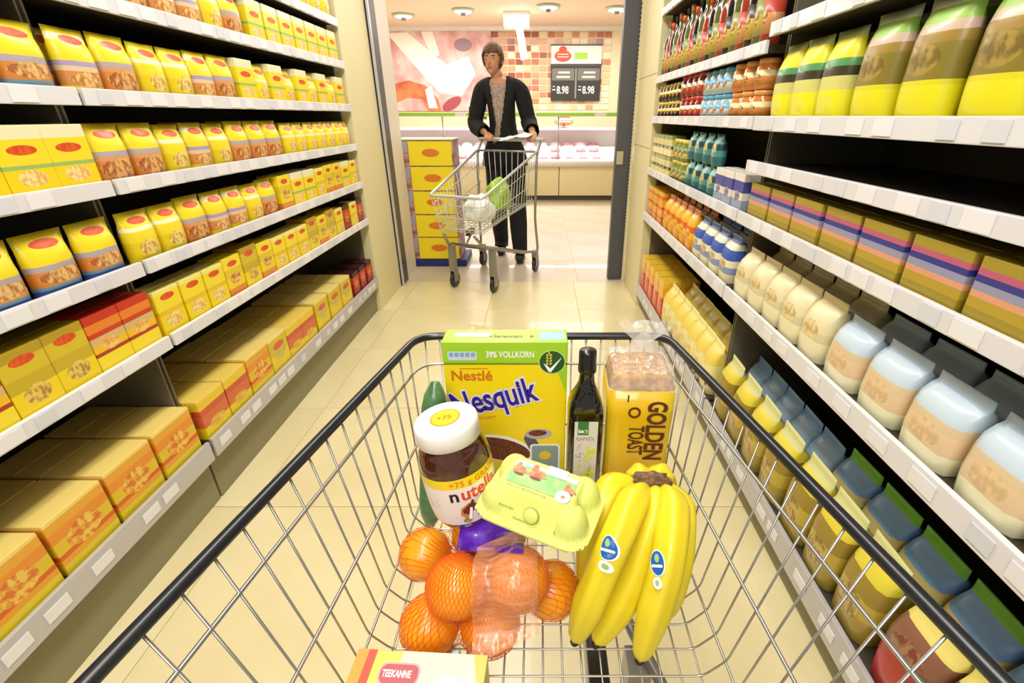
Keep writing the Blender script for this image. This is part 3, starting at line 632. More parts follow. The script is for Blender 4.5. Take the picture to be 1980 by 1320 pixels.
for k in range(4):
    for s in (-1, 1): poly_o('wheat_grain', ell(.0665 + s * .0026, H2 - .022 - k * .0048, .0026, .0014, 10, s * .9), pyw, cbx, fM(3))
poly_o('wheat_grain', ell(.0665, H2 - .0185, .0012, .003, 10), pyw, cbx, fM(3))
text_o('lettering', 'Nestlé', .0245, mat('print_orange', 'd4731a', .5), cbx, frontM(fy, -W2 + .010, H2 - .066), sx=.98, bold=.0006)
poly_o('lettering_bar', rrect(-W2 + .024, -W2 + .068, H2 - .0462, H2 - .0447, .0005), mat('print_orange', ''), cbx, fM())
rotN = Matrix.Rotation(R(14), 4, 'Z'); shr = Matrix.Shear('XY', 4, (0, 0))
sxN = .72
BL = mat('print_blue', '2a1c9c', .5)
MN = frontM(fy, -.083, H2 - .134) @ rotN
text_o('lettering_outline', 'Nesquik', .062, mat('print_lilac', 'e8e4f8', .5), cbx, frontM(fy - .0001, -.083, H2 - .134) @ rotN, sx=.66, bold=.0042, shear=-.0, space=1.0)
text_o('lettering', 'Nesquik', .062, BL, cbx, frontM(fy - .0005, -.083, H2 - .134) @ rotN, sx=.66, bold=.0011, shear=-.0, space=1.0)
text_o('lettering', 'Knusper', .009, mat('print_orange', ''), cbx, frontM(fy, -.045, H2 - .139) @ Matrix.Rotation(R(8), 4, 'Z'), sx=.9)
# bowl of cereal
bwl = mat('print_bowl', '5c5a5c', .4); brn = mat('print_cereal', '4c1f10', .6, col2='8a4a26', noise_scale=260)
poly_o('bowl_picture', ell(-.012, .098, .055, .026, 36, -.25), pw, cbx, fM())
poly_o('bowl_picture', ell(-.013, .0965, .051, .022, 36, -.25), brn, cbx, fM(1))
poly_o('spoon_picture', [(.03, .13), (.045, .118), (.058, .095), (.06, .06), (.04, .06), (.038, .09), (.026, .118)], bwl, cbx, fM(2))
poly_o('spoon_picture', ell(.05, .128, .022, .010, 24, .05), mat('print_grey', 'b4b0bc', .4), cbx, fM(3))
poly_o('cereal_picture', ell(.049, .130, .015, .006, 20, .05), brn, cbx, fM(4))
poly_o('game_panel', rrect(.036, .086, .04, .108, .006), pw, cbx, fM(5)); poly_o('game_panel', rrect(.039, .083, .04, .105, .005), mat('print_tealgrey', '8fa8a4', .5), cbx, fM(6))
poly_o('game_panel', ell(.061, .085, .010, .009, 20), pyw, cbx, fM(7))
# top face print
tz = H2 + .0003
poly_o('top_panel', rrect(-.078, -.022, -.006, .010, .002), mat('print_mint', 'bfe4c4', .5), cbx, topM(tz)); poly_o('top_panel', rrect(.052, .090, -.016, .012, .002), mat('print_sky', '8fd8ec', .4), cbx, topM(tz))
text_o('lettering', 'Serienstart', .014, mat('print_greygreen', '5a6a4c', .5), cbx, topM(tz, -.018, -.008), sx=.72, bold=.0003)
poly_o('arrow_print', [(.038, -.009), (.044, -.004), (.038, .001)], mat('print_greygreen', ''), cbx, topM(tz)); poly_o('arrow_print', [(-.020, -.007), (-.025, -.004), (-.020, -.001)], mat('print_greygreen', ''), cbx, topM(tz))

# oil bottle (square shoulders)
ob = empty('oil_bottle', (.068, .600, FZ)); tag(ob, 'dark square oil bottle with pale label, standing between cereal box and toast', 'bottle')
bm = bmesh.new()
pr = [(.024, 0, 4), (.0265, .004, 6), (.0265, .196, 6), (.0255, .207, 5), (.0215, .222, 4), (.016, .234, 3), (.0118, .246, 2.2), (.0105, .26, 2), (.0105, .285, 2)]
lathe(bm, [(a, b) for a, b, c in pr], 32, [c for a, b, c in pr]); bmobj('glass_body', bm, mat('bottle_glass', '0e0f08', .06, coat=1), ob, True)
bm = bmesh.new(); lathe(bm, [(.0128, .262), (.0135, .264), (.0135, .272), (.0128, .274), (.0128, .294), (.0118, .2965)], 24); bmobj('cap', bm, mat('cap_black', '101010', .3, coat=.4), ob, True)
lf = -.0268
lab = mat('label_paper', 'dcd8cc', .6)
poly_o('label_sheet', rrect(-.0175, .0175, .075, .192, .001), lab, ob, frontM(lf))
poly_o('green_square', rrect(-.0125, .0035, .168, .192, .0005), mat('print_bottlegreen', '3c7a44', .5), ob, frontM(lf - .0002))
text_o('lettering', 'bio', .009, pw, ob, frontM(lf - .0004, -.0115, .172), bold=.0003); poly_o('leaf_mark', ell(-.0005, .1745, .003, .004, 12), mat('print_lime', 'b4dc3c', .5), ob, frontM(lf - .0004))
text_o('lettering', 'RAPSÖL', .0085, mat('print_greytext', '7a7868', .5), ob, frontM(lf - .0002, -.0145, .158), sx=.95)
rr = random.Random(5)
fl1 = mat('print_rapeflower', 'd4e424', .5)
seed = mat('print_seed', '4c3c30', .5)
for k in range(26):
    a = rr.gauss(0, 1); poly_o('seed_print', ell(-.009 + rr.gauss(0, .003), .133 + rr.gauss(0, .012), .0007, .0007, 6), seed, ob, frontM(lf - .0002))
for cx, cz, s in ((.0075, .135, .005), (.004, .093, .008)):
    for k in range(16): poly_o('flower_print', ell(max(-.014, min(.014, cx + rr.gauss(0, s * .7))), cz + rr.gauss(0, s), .0026, .0026, 9), fl1, ob, frontM(lf - .0003 - k * .00002))
for k in range(10): poly_o('stalk_print', [(.004, .078), (.0048, .078), (.002 + rr.uniform(-.01, .012), .115)], mat('print_stalk', '8aa43c', .5), ob, frontM(lf - .00025))

# toast loaf in clear film
bl = empty('toast_loaf', (.1445, .634, FZ), (0, 0, R(-2))); bl.location.x = .153; bl.location.y = .640; bl.scale = (1, .92, 1.03); tag(bl, 'tall packaged toast loaf in yellow printed film at the cart corner', 'bread')
bm = bmesh.new(); box(bm, -.048, .048, -.049, .049, .002, .247); bmesh.ops.subdivide_edges(bm, edges=bm.edges[:], cuts=11, use_grid_fill=True)
for v in bm.verts:
    c = v.co.copy(); q = Vector((abs(c.x) / .048, abs(c.y) / .049, abs(c.z - .125) / .123)); e = (q.x ** 10 + q.y ** 10 + q.z ** 14) ** (1 / 11)
    if e > 0: v.co = Vector((c.x / max(e, .9), c.y / max(e, .9), .125 + (c.z - .125) / max(e, .95)))
    v.co += v.normal * .0012 * noise.noise(c * 60)
bmobj('bread', bm, mat('bread_crust', 'a26a20', .8, col2='dca850', noise_scale=90, bump=.5), bl, True)
film = mat('wrapper_yellow', 'e8b818', .25, coat=.7, col2='dcc424', noise_scale=14)
bm = bmesh.new(); N = 48; rings = []
for (z, k) in ((.003, .96), (.012, 1.02), (.06, 1.03), (.12, 1.025), (.18, 1.03), (.225, 1.025), (.2251, 1.0)):
    ring = []
    for i in range(N):
        a = 2 * pi * i / N; c, s = cos(a), sin(a); e = 9; q = 1 / ((abs(c) ** e + abs(s) ** e) ** (1 / e))
        wv = 1 + .012 * noise.noise(Vector((c * 3, s * 3, z * 30)))
        ring.append(bm.verts.new((c * q * .0495 * k * wv, s * q * .0505 * k * wv, z)))
    rings.append(ring)
for a, b in zip(rings, rings[1:]):
    for i in range(N): bm.faces.new((a[i], a[(i + 1) % N], b[(i + 1) % N], b[i]))
bmobj('printed_film', bm, film, bl, True)
brt = mat('print_toastbrown', '5c2812', .5)
MB_ = Matrix.Translation((0, -.0538, 0)) @ Matrix.Rotation(R(90), 4, 'X') @ Matrix.Rotation(R(-90), 4, 'Z')
text_o('lettering', 'GOLDEN', .040, brt, bl, Matrix.Translation((.0105, 0, .210)) @ MB_, sx=.65, bold=.0012)
text_o('lettering', 'TOAST', .033, brt, bl, Matrix.Translation((-.0155, 0, .166)) @ MB_, sx=.50, bold=.0008)
bm = bmesh.new(); ring_o = [Vector((-.010 + .0095 * cos(2 * pi * k / 28), -.0538, .190 + .0095 * sin(2 * pi * k / 28))) for k in range(28)]
ring_i = [Vector((-.010 + .0062 * cos(2 * pi * k / 28), -.0538, .190 + .0062 * sin(2 * pi * k / 28))) for k in range(28)]
vo = [bm.verts.new(v) for v in ring_o]; vi = [bm.verts.new(v) for v in ring_i]
for k in range(28): bm.faces.new((vo[k], vo[(k + 1) % 28], vi[(k + 1) % 28], vi[k]))
bmobj('sun_ring', bm, brt, bl)
poly_o('small_print', rrect(-.022, -.020, .208, .220, .0005), brt, bl, frontM(-.0538))
# crumpled clear film over the top
def film_mat():
    m = bpy.data.materials.new('clear_film'); m.use_nodes = True; nt = m.node_tree; b = nt.nodes['Principled BSDF']
    b.inputs['Base Color'].default_value = (.95, .95, .93, 1); b.inputs['Roughness'].default_value = .12; b.inputs['Alpha'].default_value = .27
    b.inputs['Coat Weight'].default_value = 1; b.inputs['Specular IOR Level'].default_value = .9
    return m
cf = film_mat()
bm = bmesh.new(); n_ = 34; g = []
for j in range(n_ + 1):
    row = []
    for i in range(n_ + 1):
        u, v = i / n_ * 2 - 1, j / n_ * 2 - 1; x, y = u * .0505, v * .0515
        ed = max(abs(u), abs(v)); z = .250 - .028 * max(0, ed - .88) / .12
        rid = abs(noise.noise(Vector((x * 55, y * 55, 1.3)))) * .016 * (1 - .6 * ed) + abs(noise.noise(Vector((x * 130, y * 130, 4)))) * .004
        tw = math.exp(-((x - .008) ** 2 + (y - .030) ** 2) / (2 * .013 ** 2)) * .034
        row.append(bm.verts.new((x + .006 * noise.noise(Vector((x * 60, y * 60, 9))) * (1 - ed), y + .006 * noise.noise(Vector((x * 60, y * 60, 20))) * (1 - ed), z + rid + tw)))
    g.append(row)
for j in range(n_):
    for i in range(n_): bm.faces.new((g[j][i], g[j][i + 1], g[j + 1][i + 1], g[j + 1][i]))
bmobj('clear_film', bm, cf, bl)
bm = bmesh.new(); g = []
for j in range(9):
    row = []
    for i in range(29):
        a = 2 * pi * i / 28; t = j / 8; r = .006 + .034 * t ** 1.3 * (1 + .35 * noise.noise(Vector((cos(a) * 3, sin(a) * 3, t * 2)))); 
        row.append(bm.verts.new((.006 + r * cos(a), .022 + r * .55 * sin(a), .262 + .038 * t * (1 + .4 * noise.noise(Vector((cos(a) * 4, sin(a) * 4, 7)))))))
    g.append(row)
for j in range(8):
    for i in range(28): bm.faces.new((g[j][i], g[j][i + 1], g[j + 1][i + 1], g[j + 1][i]))
bmobj('film_ruffle', bm, cf, bl)

# cucumber in film
cu_ = empty('cucumber', (-.176, .553, FZ)); tag(cu_, 'dark green film-wrapped cucumber standing behind the chocolate spread jar', 'cucumber')
d_ = Vector((.020, .050, .235)); bm = bmesh.new()
pts = [d_ * (k / 12) + Vector((0, .004 * sin(k / 12 * pi), .006)) for k in range(13)]
tube(bm, pts, [.007, .016] + [.0195] * 9 + [.016, .007], 20); bmobj('flesh', bm, mat('cucumber_skin', '1f5220', .35, coat=.6, col2='3f7c34', noise_scale=70), cu_, True)
bm = bmesh.new(); tube(bm, pts, [.010, .018] + [.0203] * 9 + [.018, .010], 20, cap=False)
for v in bm.verts: v.co += v.co.normalized() * .0006 * noise.noise(v.co * 200)
bmobj('film_wrap', bm, clearmat('cuke_film', 'c8e8cc', .08, .12), cu_)

# spread jar
B_ = Vector((-.0993, .4825, .7165)); T_ = Vector((-.118, .485, .861))
ax = (T_ - B_).normalized(); xx = Vector((1, 0, 0)); xx = (xx - ax * xx.dot(ax)).normalized(); yy_ = ax.cross(xx)
jar = empty('spread_jar'); Mj = Matrix((xx, yy_, ax)).transposed().to_4x4(); Mj.translation = B_; jar.matrix_world = Mj @ Matrix.Rotation(R(8), 4, 'Z')
tag(jar, 'large chocolate spread jar with white lid, leaning on the orange net', 'jar')
prj = [(.033, 0), (.039, .003), (.0432, .012), (.0455, .03), (.0462, .06), (.0460, .090), (.0440, .103), (.0405, .114), (.0372, .122), (.0370, .126)]
bm = bmesh.new(); lathe(bm, prj, 48); bmobj('glass_body', bm, mat('spread_brown', '4a2210', .12, coat=1, spec=.6), jar, True)
def ring_label(nm, z0, z1, a0, a1, m, off):
    bm = bmesh.new(); n = 40; nz = 6; g = []
    def rad(z):
        for (r0, za), (r1, zb) in zip(prj, prj[1:]):
            if za <= z <= zb: return r0 + (r1 - r0) * (z - za) / (zb - za)
        return .048
    for j in range(nz + 1):
        z = z0 + (z1 - z0) * j / nz
        g.append([bm.verts.new(((rad(z) + off) * sin(R(a0 + (a1 - a0) * i / n)), -(rad(z) + off) * cos(R(a0 + (a1 - a0) * i / n)), z)) for i in range(n + 1)])
    for j in range(nz):
        for i in range(n): bm.faces.new((g[j][i], g[j][i + 1], g[j + 1][i + 1], g[j + 1][i]))
    return bmobj(nm, bm, m, jar, True)
ring_label('paper_label', .014, .073, -80, 95, mat('label_white', 'eee4de', .45, coat=.3), .0004)
ring_label('yellow_band', .073, .087, -80, 95, mat('label_yellow', 'f2d414', .4, coat=.3), .0004)
def bend(r, a0, z0):
    def f(co): a = a0 + co.x / r; return Vector((r * sin(a), -r * cos(a), z0 + co.y))
    return f
def rad_ok(z): return .0490
text_o('lettering', 'n', .0255, mat('print_black', '14100e', .4), jar, fn=bend(.0470, R(-14), .0545), bold=.0006)
text_o('lettering', 'utella', .0255, mat('print_red', 'd8482a', .4), jar, fn=bend(.0470, R(-14) + .0148 / .047, .0545), bold=.0006)
text_o('lettering', '+75 g GRATIS', .0115, mat('print_orange2', 'dc8a1c', .4), jar, fn=bend(.0469, R(-10), .0757), bold=.0003, space=1.1)
def bpoly(nm, pts, m, k=0):
    bm = bmesh.new(); bv = [bm.verts.new((x, y, 0)) for x, y in pts]; bm.faces.new(bv); bmesh.ops.triangulate(bm, faces=bm.faces[:])
    f = bend(.0468 + .0002 * k, R(-10), .006)
    for v in bm.verts: v.co = f(v.co)
    bmobj(nm, bm, m, jar)
pb = mat('print_bread', 'c8823c', .5); pc = mat('print_choc', '6e2a16', .5)
bpoly('bread_picture', [(.008, .036), (.018, .042), (.045, .044), (.05, .030), (.034, .026), (.012, .020), (.006, .026)], pb)
bpoly('choc_picture', [(.010, .034), (.020, .041), (.044, .043), (.046, .034), (.030, .031), (.016, .026), (.010, .028)], pc, 1)
bpoly('choc_picture', [(.020, .040), (.024, .047), (.027, .041)], pc, 1)
bpoly('knife_picture', [(.0145, .017), (.019, .018), (.0225, .034), (.0195, .036)], pw, 2)
bpoly('leaf_picture', ell(.011, .0175, .004, .0022, 12, .8), mat('print_leaf', '6a8a3c', .5), 2); bpoly('nut_picture', ell(.0145, .0155, .0035, .003, 12), pb, 2)
for k in range(6): bpoly('small_print', [(-.036, .052 - .003 * k), (-.036 + .018 - .002 * (k % 3), .052 - .003 * k), (-.036 + .018 - .002 * (k % 3), .0512 - .003 * k), (-.036, .0512 - .003 * k)], mat('print_faintgrey', 'b8b0b4', .5))
bm = bmesh.new(); lathe(bm, [(.0395, .1225), (.0405, .123), (.0405, .141), (.0395, .1455), (.0375, .1475), (.036, .1478)], 64)
bmobj('lid', bm, mat('lid_white', 'f4f2ee', .3, coat=.3), jar, True)
ST = Matrix.Translation((0, 0, .1482))
poly_o('lid_sticker', ell(0, 0, .0190, .0190, 36), mat('sticker_orange', 'e8a01c', .4), jar, ST)
poly_o('lid_sticker', ell(0, 0, .0165, .0165, 36), mat('sticker_yellow', 'f4d81c', .4), jar, Matrix.Translation((0, 0, .1484)))
text_o('lettering', '+75', .012, mat('print_orange', ''), jar, Matrix.Translation((-.0105, -.0045, .1486)), bold=.0004)

# net of oranges -----------------------------------------------------------
OR_ = [(-.163, .472, .640), (-.098, .375, .700), (-.134, .368, .640), (.014, .416, .640), (-.026, .384, .702), (-.062, .369, .640), (-.063, .444, .676), (-.094, .497, .650)]
net = empty('orange_net', (-.07, .42, FZ)); tag(net, 'net bag of oranges with purple label lying on the cart floor', 'net of oranges')
no = Vector(net.location); OC = [Vector(p) for p in OR_]; RO = .0358
om = mat('orange_peel', 'f59a12', .38, coat=.35, col2='f8b020', noise_scale=30, bump=.25, sss=.1)
for p in OC:
    bm = bmesh.new(); bmesh.ops.create_uvsphere(bm, u_segments=32, v_segments=20, radius=RO)
    for v in bm.verts: v.co.z *= .96
    o = bmobj('orange', bm, om, net, True); o.location = p - no; o.rotation_euler = (random.uniform(0, 3), random.uniform(0, 3), 0)
def sdf(p, k=.016):
    ds = sorted((p - c).length - RO for c in OC)[:3]; d = ds[0]
    for q in ds[1:]:
        h = max(k - abs(d - q), 0) / k; d = min(d, q) - h * h * k * .25
    return d
cen = sum(OC, Vector()) / len(OC)
def surf(dirv, off):
    t = .20
    while t > .005:
        d = sdf(cen + dirv * t)
        if d <= off + .0004: return t
        t -= max(.0008, (d - off) * .7)
    return t
NU, NV = 96, 46; grid = []
for j in range(NV + 1):
    th = R(4 + 172 * j / NV); row = []
    for i in range(NU):
        ph = 2 * pi * (i + .5 * (j % 2)) / NU; dv = Vector((sin(th) * cos(ph), sin(th) * sin(ph), cos(th)))
        row.append(cen + dv * surf(dv, .0012) - no)
    grid.append(row)
bm = bmesh.new()
def strand(a, b, r=.00036):
    d = (b - a)
    if d.length < 1e-5: return
    d.normalize(); u = d.orthogonal().normalized(); s = d.cross(u)
    va = [bm.verts.new(a + (u * cos(2 * pi * k / 3) + s * sin(2 * pi * k / 3)) * r) for k in range(3)]
    vb = [bm.verts.new(b + (u * cos(2 * pi * k / 3) + s * sin(2 * pi * k / 3)) * r) for k in range(3)]
    for k in range(3): bm.faces.new((va[k], va[(k + 1) % 3], vb[(k + 1) % 3], vb[k]))
for j in range(NV):
    for i in range(NU):
        a = grid[j][i]
        if j % 2: strand(a, grid[j + 1][i]); strand(a, grid[j + 1][(i + 1) % NU])
        else: strand(a, grid[j + 1][i]); strand(a, grid[j + 1][(i - 1) % NU])
tag(bmobj('netting', bm, mat('net_orange', 'e8641c', .45), net), kind='stuff')
def drape(o, du, dv, d, nu, nv, off, nm, m, wr=0, seed=0, lim=.10):
    """a sheet laid over the oranges: rays from a flat grid, stopped at the surface"""
    bm = bmesh.new(); g = []
    for j in range(nv + 1):
        row = []
        for i in range(nu + 1):
            p = o + du * (i / nu) + dv * (j / nv); t = 0
            while t < lim:
                s = sdf(p + d * t, .03)
                if s < off + .0004: break
                t += max(.0006, (s - off) * .8)
            q = p + d * min(t, lim); q -= d * (wr * abs(noise.noise(Vector((i * .25, j * .6, seed))))); row.append(q - no)
        g.append(row)
    # relax so the film bridges hollows
    for it in range(10):
        for j in range(1, nv):
            for i in range(1, nu):
                av = (g[j - 1][i] + g[j + 1][i] + g[j][i - 1] + g[j][i + 1]) / 4
                if (av - g[j][i]).dot(-d) > 0: g[j][i] = g[j][i].lerp(av, .6)
    vs = [[bm.verts.new(q) for q in row] for row in g]
    for j in range(nv):
        for i in range(nu): bm.faces.new((vs[j][i], vs[j][i + 1], vs[j + 1][i + 1], vs[j + 1][i]))
    return bmobj(nm, bm, m, net, True)
def film_mat2(name, col, a, streak=None):
    m = bpy.data.materials.new(name); m.use_nodes = True; nt = m.node_tree; b = nt.nodes['Principled BSDF']; L = nt.links
    b.inputs['Base Color'].default_value = lin(col); b.inputs['Roughness'].default_value = .22; b.inputs['Coat Weight'].default_value = .8
    tc = nt.nodes.new('ShaderNodeTexCoord'); mp = nt.nodes.new('ShaderNodeMapping'); mp.inputs['Scale'].default_value = (25, 160, 160); mp.inputs['Rotation'].default_value = (0, 0, R(20))
    n = nt.nodes.new('ShaderNodeTexNoise'); n.inputs['Scale'].default_value = 1.0; n.inputs['Detail'].default_value = 3
    L.new(tc.outputs['Object'], mp.inputs[0]); L.new(mp.outputs[0], n.inputs[0])
    mr = nt.nodes.new('ShaderNodeMapRange'); mr.inputs[1].default_value = .35; mr.inputs[2].default_value = .7; mr.inputs[3].default_value = a - .15; mr.inputs[4].default_value = a + .3
    L.new(n.outputs[0], mr.inputs[0]); L.new(mr.outputs[0], b.inputs['Alpha'])
    return m
vd = Vector((0, .62, -.78)).normalized()
# pixel-free frame: sheet corners given in metres above the net
o0 = Vector((-.083, .30, .74)); 
drape(Vector((-.076, .268, .710)), Vector((.074, .028, .013)), Vector((-.002, .100, .068)), vd, 36, 38, .003, 'film_label', film_mat2('label_film', 'f0a878', .42), .004, 2, .072)
drape(Vector((-.106, .358, .785)), Vector((.086, -.006, .0)), Vector((.004, .062, .022)), vd, 28, 16, .0034, 'purple_label', mat('purple_film', '5a1fb0', .25, coat=.8, col2='6a2cc4', noise_scale=40, bump=.6), .006, 8)
bm = bmesh.new(); box(bm, -.008, .008, -.003, .003, 0, .014, .001, Matrix.Translation((-.092 - no.x, .333 - no.y, .607 - no.z))); bmobj('net_clip', bm, mat('clip_white', 'e8e4c8', .5), net)

# egg carton ----------------------------------------------------------------
eg = empty('egg_carton', (.001, .438, .7495), (R(6), R(3), R(-24))); eg.scale = (.88, .88, .88); tag(eg, 'lime-green pulp egg carton with hen picture resting on the oranges', 'egg carton')
pulp = mat('pulp_lime', 'dbe478', .7, bump=.15, noise_scale=120)
def eh(x, y):
    """height of the lid above its flange"""
    def s(a, b, t): t = max(0, min(1, (t - a) / (b - a))); return t * t * (3 - 2 * t)
    pr_ = (1 - s(.0515, .0545, abs(x))) * (1 - max(0, min(1, (abs(y) - .0265) / .0235))) 
    d = 0
    for sx in (-1, 1):
        for sy in (-1, 1):
            q = ((x - sx * .052) / .023) ** 2 + ((y - sy * .0245) / .024) ** 2
            d = max(d, max(0, 1 - q) ** .5)
    return max(pr_ * .040, d * .036) 
bm = bmesh.new(); nx, ny = 76, 54; g = []
for j in range(ny + 1):
    row = []
    for i in range(nx + 1):
        x, y = (i / nx * 2 - 1) * .082, (j / ny * 2 - 1) * .058
        e = ((abs(x) / .082) ** 6 + (abs(y) / .058) ** 6) ** (1 / 6)
        if e > 1: x, y = x / e, y / e
        row.append(bm.verts.new((x, y, .031 + eh(x, y) - (.003 * (max(abs(x) / .082, abs(y) / .058) > .97)) + .0006 * noise.noise(Vector((x * 90, y * 90, 0))))))
    g.append(row)
for j in range(ny):
    for i in range(nx): bm.faces.new((g[j][i], g[j][i + 1], g[j + 1][i + 1], g[j + 1][i]))
bmesh.ops.remove_doubles(bm, verts=bm.verts, dist=.0002)
lid = bmobj('lid', bm, pulp, eg, True); md = lid.modifiers.new('thick', 'SOLIDIFY'); md.thickness = .0016; md.offset = 1
bm = bmesh.new(); g = []
for j in range(31):
    row = []
    for i in range(43):
        x, y = (i / 42 * 2 - 1) * .074, (j / 30 * 2 - 1) * .050
        e = ((abs(x) / .074) ** 6 + (abs(y) / .050) ** 6) ** (1 / 6)
        if e > 1: x, y = x / e, y / e
        cup = max(max(0, 1 - ((x - cx) / .023) ** 2 - ((y - cy) / .023) ** 2) ** .5 for cx in (-.047, 0, .047) for cy in (-.024, .024))
        row.append(bm.verts.new((x, y, .029 - .029 * cup)))
    g.append(row)
for j in range(30):
    for i in range(42): bm.faces.new((g[j + 1][i], g[j + 1][i + 1], g[j][i + 1], g[j][i]))
base = bmobj('base', bm, pulp, eg, True); md = base.modifiers.new('thick', 'SOLIDIFY'); md.thickness = .0015
# button and print
bm = bmesh.new(); lathe(bm, [(.0100, 0), (.0100, .002), (.0085, .0034), (.004, .004)], 28, M=Matrix.Translation((.004, -.0425, .0505)) @ Matrix.Rotation(R(62), 4, 'X')); bmobj('button', bm, pulp, eg, True)
bm = bmesh.new(); lathe(bm, [(.0112, 0), (.0112, .0008)], 28, M=Matrix.Translation((.0045, -.0425, .0500)) @ Matrix.Rotation(R(62), 4, 'X')); bmobj('button_shade_ring', bm, mat('pulp_shade', '9aa83a', .8), eg)  # thin disc round the button, recess shade put into its darker colour
gz = .0736
GM = lambda k: topM(gz + .0002 * k)
poly_o('picture_print', [(-.045, -.020), (.047, -.020), (.047, .018), (-.045, .020)], mat('print_grass', '86c070', .5, col2='b4dc84', noise_scale=60), eg, GM(0))
poly_o('sky_print', [(-.044, .008), (-.02, .014), (.047, .010), (.047, .018), (-.044, .020)], mat('print_skyblue', 'bfe4e4', .5), eg, GM(1))
hen = mat('print_hen', 'b8643a', .5, col2='dc9a6a', noise_scale=120); hen2 = mat('print_hendark', '6a3c2c', .5)
for (cx, cy, s) in ((-.034, .002, 1), (-.010, .004, 1.15), (.040, -.004, .8)):
    poly_o('hen_print', ell(cx, cy, .009 * s, .0075 * s, 20, .3), hen, eg, GM(2)); poly_o('hen_print', ell(cx - .004 * s, cy + .009 * s, .004 * s, .005 * s, 14), hen, eg, GM(3))
    poly_o('hen_print', ell(cx + .007 * s, cy + .001, .007 * s, .004 * s, 14, -.3), hen, eg, GM(3)); poly_o('hen_print', ell(cx + .002, cy - .006 * s, .007 * s, .0022 * s, 14), hen2, eg, GM(4))
poly_o('white_sticker', rrect(.002, .030, .010, .026, .001), pw, eg, GM(5))
poly_o('round_stamp', ell(.0375, -.0165, .0098, .0098, 28), pw, eg, GM(6)); poly_o('round_stamp', ell(.0375, -.0165, .003, .0025, 14), hen, eg, GM(7))
gt = mat('print_olive', '6f7a2c', .6)
text_o('lettering', 'Eier aus Bodenhaltung', .0052, gt, eg, topM(gz, -.038, -.0265), space=1.15)
slope = Matrix.Translation((0, -.0430, .0512)) @ Matrix.Rotation(R(62), 4, 'X')
text_o('lettering', '6 frische Eier', .0048, gt, eg, Matrix.Translation((-.046, -.0440, .0505)) @ Matrix.Rotation(R(62), 4, 'X'))
text_o('lettering', 'Güteklasse A', .0042, gt, eg, Matrix.Translation((-.020, -.0488, .0405)) @ Matrix.Rotation(R(62), 4, 'X'))
text_o('lettering', 'L', .007, gt, eg, Matrix.Translation((.038, -.0488, .0405)) @ Matrix.Rotation(R(62), 4, 'X'))

# bananas ---------------------------------------------------------------------
bn = empty('banana_bunch', (.14, .44, FZ)); tag(bn, 'bunch of yellow bananas with blue oval stickers beside egg carton', 'bananas'); bo = Vector(bn.location)
bmat = mat('banana_peel', 'e9d322', .42, coat=.15, col2='dcc828', noise_scale=14, bump=.06, sss=.08)
bgreen = mat('banana_neck', 'c8cc2c', .45); btip = mat('banana_tip', '2c2114', .8); crownm = mat('banana_crown', '5e4634', .85, col2='8a6a4c', noise_scale=160, bump=.8)
def ray(px, py, t):
    u = (px - 1045) / 910; v = (660 - py) / 910
    return Vector((u * t, t * (.9018 + v * .4321), 1.2 + t * (-.4321 + v * .9018)))
def cr(P, n=40):
    out = []
    Q = [P[0] * 2 - P[1]] + P + [P[-1] * 2 - P[-2]]
    m = len(P) - 1
    for s in range(n + 1):
        t = s / n * m; i = min(int(t), m - 1); f = t - i; a, b, c, d = Q[i:i + 4]
        out.append(.5 * ((2 * b) + (c - a) * f + (2 * a - 5 * b + 4 * c - d) * f * f + (3 * b - a - 3 * c + d) * f ** 3))
    return out
def banana(P, rmax=.0195, ph=0.0, nm='banana'):
    C = cr(P, 36); n = 25; bm = bmesh.new(); N = len(C); rings = []; up = None
    for i, p in enumerate(C):
        t = i / (N - 1); d = (C[min(i + 1, N - 1)] - C[max(i - 1, 0)]).normalized()
        if up is None: up = (Vector((0, 0, 1)) - d * d.z).normalized()
        else: up = (up - d * up.dot(d)).normalized()
        s = d.cross(up)
        r = rmax * min(1, .42 + .58 * min(1, (t / .22)) ** .8) * (1 - .03 * abs(t - .5)) * (min(1, ((1 - t) / .22)) ** .5 * .72 + .28)
        if t > .93: r = max(r, rmax * .34)
        if t > .99: r = rmax * .26
        ring = []
        for k in range(n):
            a = 2 * pi * k / n + ph; e = 1 + .07 * cos(5 * a)
            ring.append(bm.verts.new(p - bo + (up * cos(a) + s * sin(a)) * r * e))
        rings.append(ring)
    for i in range(N - 1):
        for k in range(n):
            f = bm.faces.new((rings[i][k], rings[i][(k + 1) % n], rings[i + 1][(k + 1) % n], rings[i + 1][k]))
            f.material_index = 2 if i >= N - 5 else 1 if i < 4 else 0
    bm.faces.new(rings[0][::-1]); f = bm.faces.new(rings[-1]); f.material_index = 2
    o = bmobj(nm, bm, [bmat, bgreen, btip], bn, True)
    d = (C[-1] - C[-3]).normalized(); b2 = bmesh.new(); tube(b2, [C[-1] - bo - d * .004, C[-1] - bo + d * .003, C[-1] - bo + d * .006], [.0062, .0055, .0035], 10); bmobj('tip', b2, btip, o, True)
    return o
CR = ray(1256, 938, .605)
def B(*pts): return [CR] + [Vector(p) for p in pts]
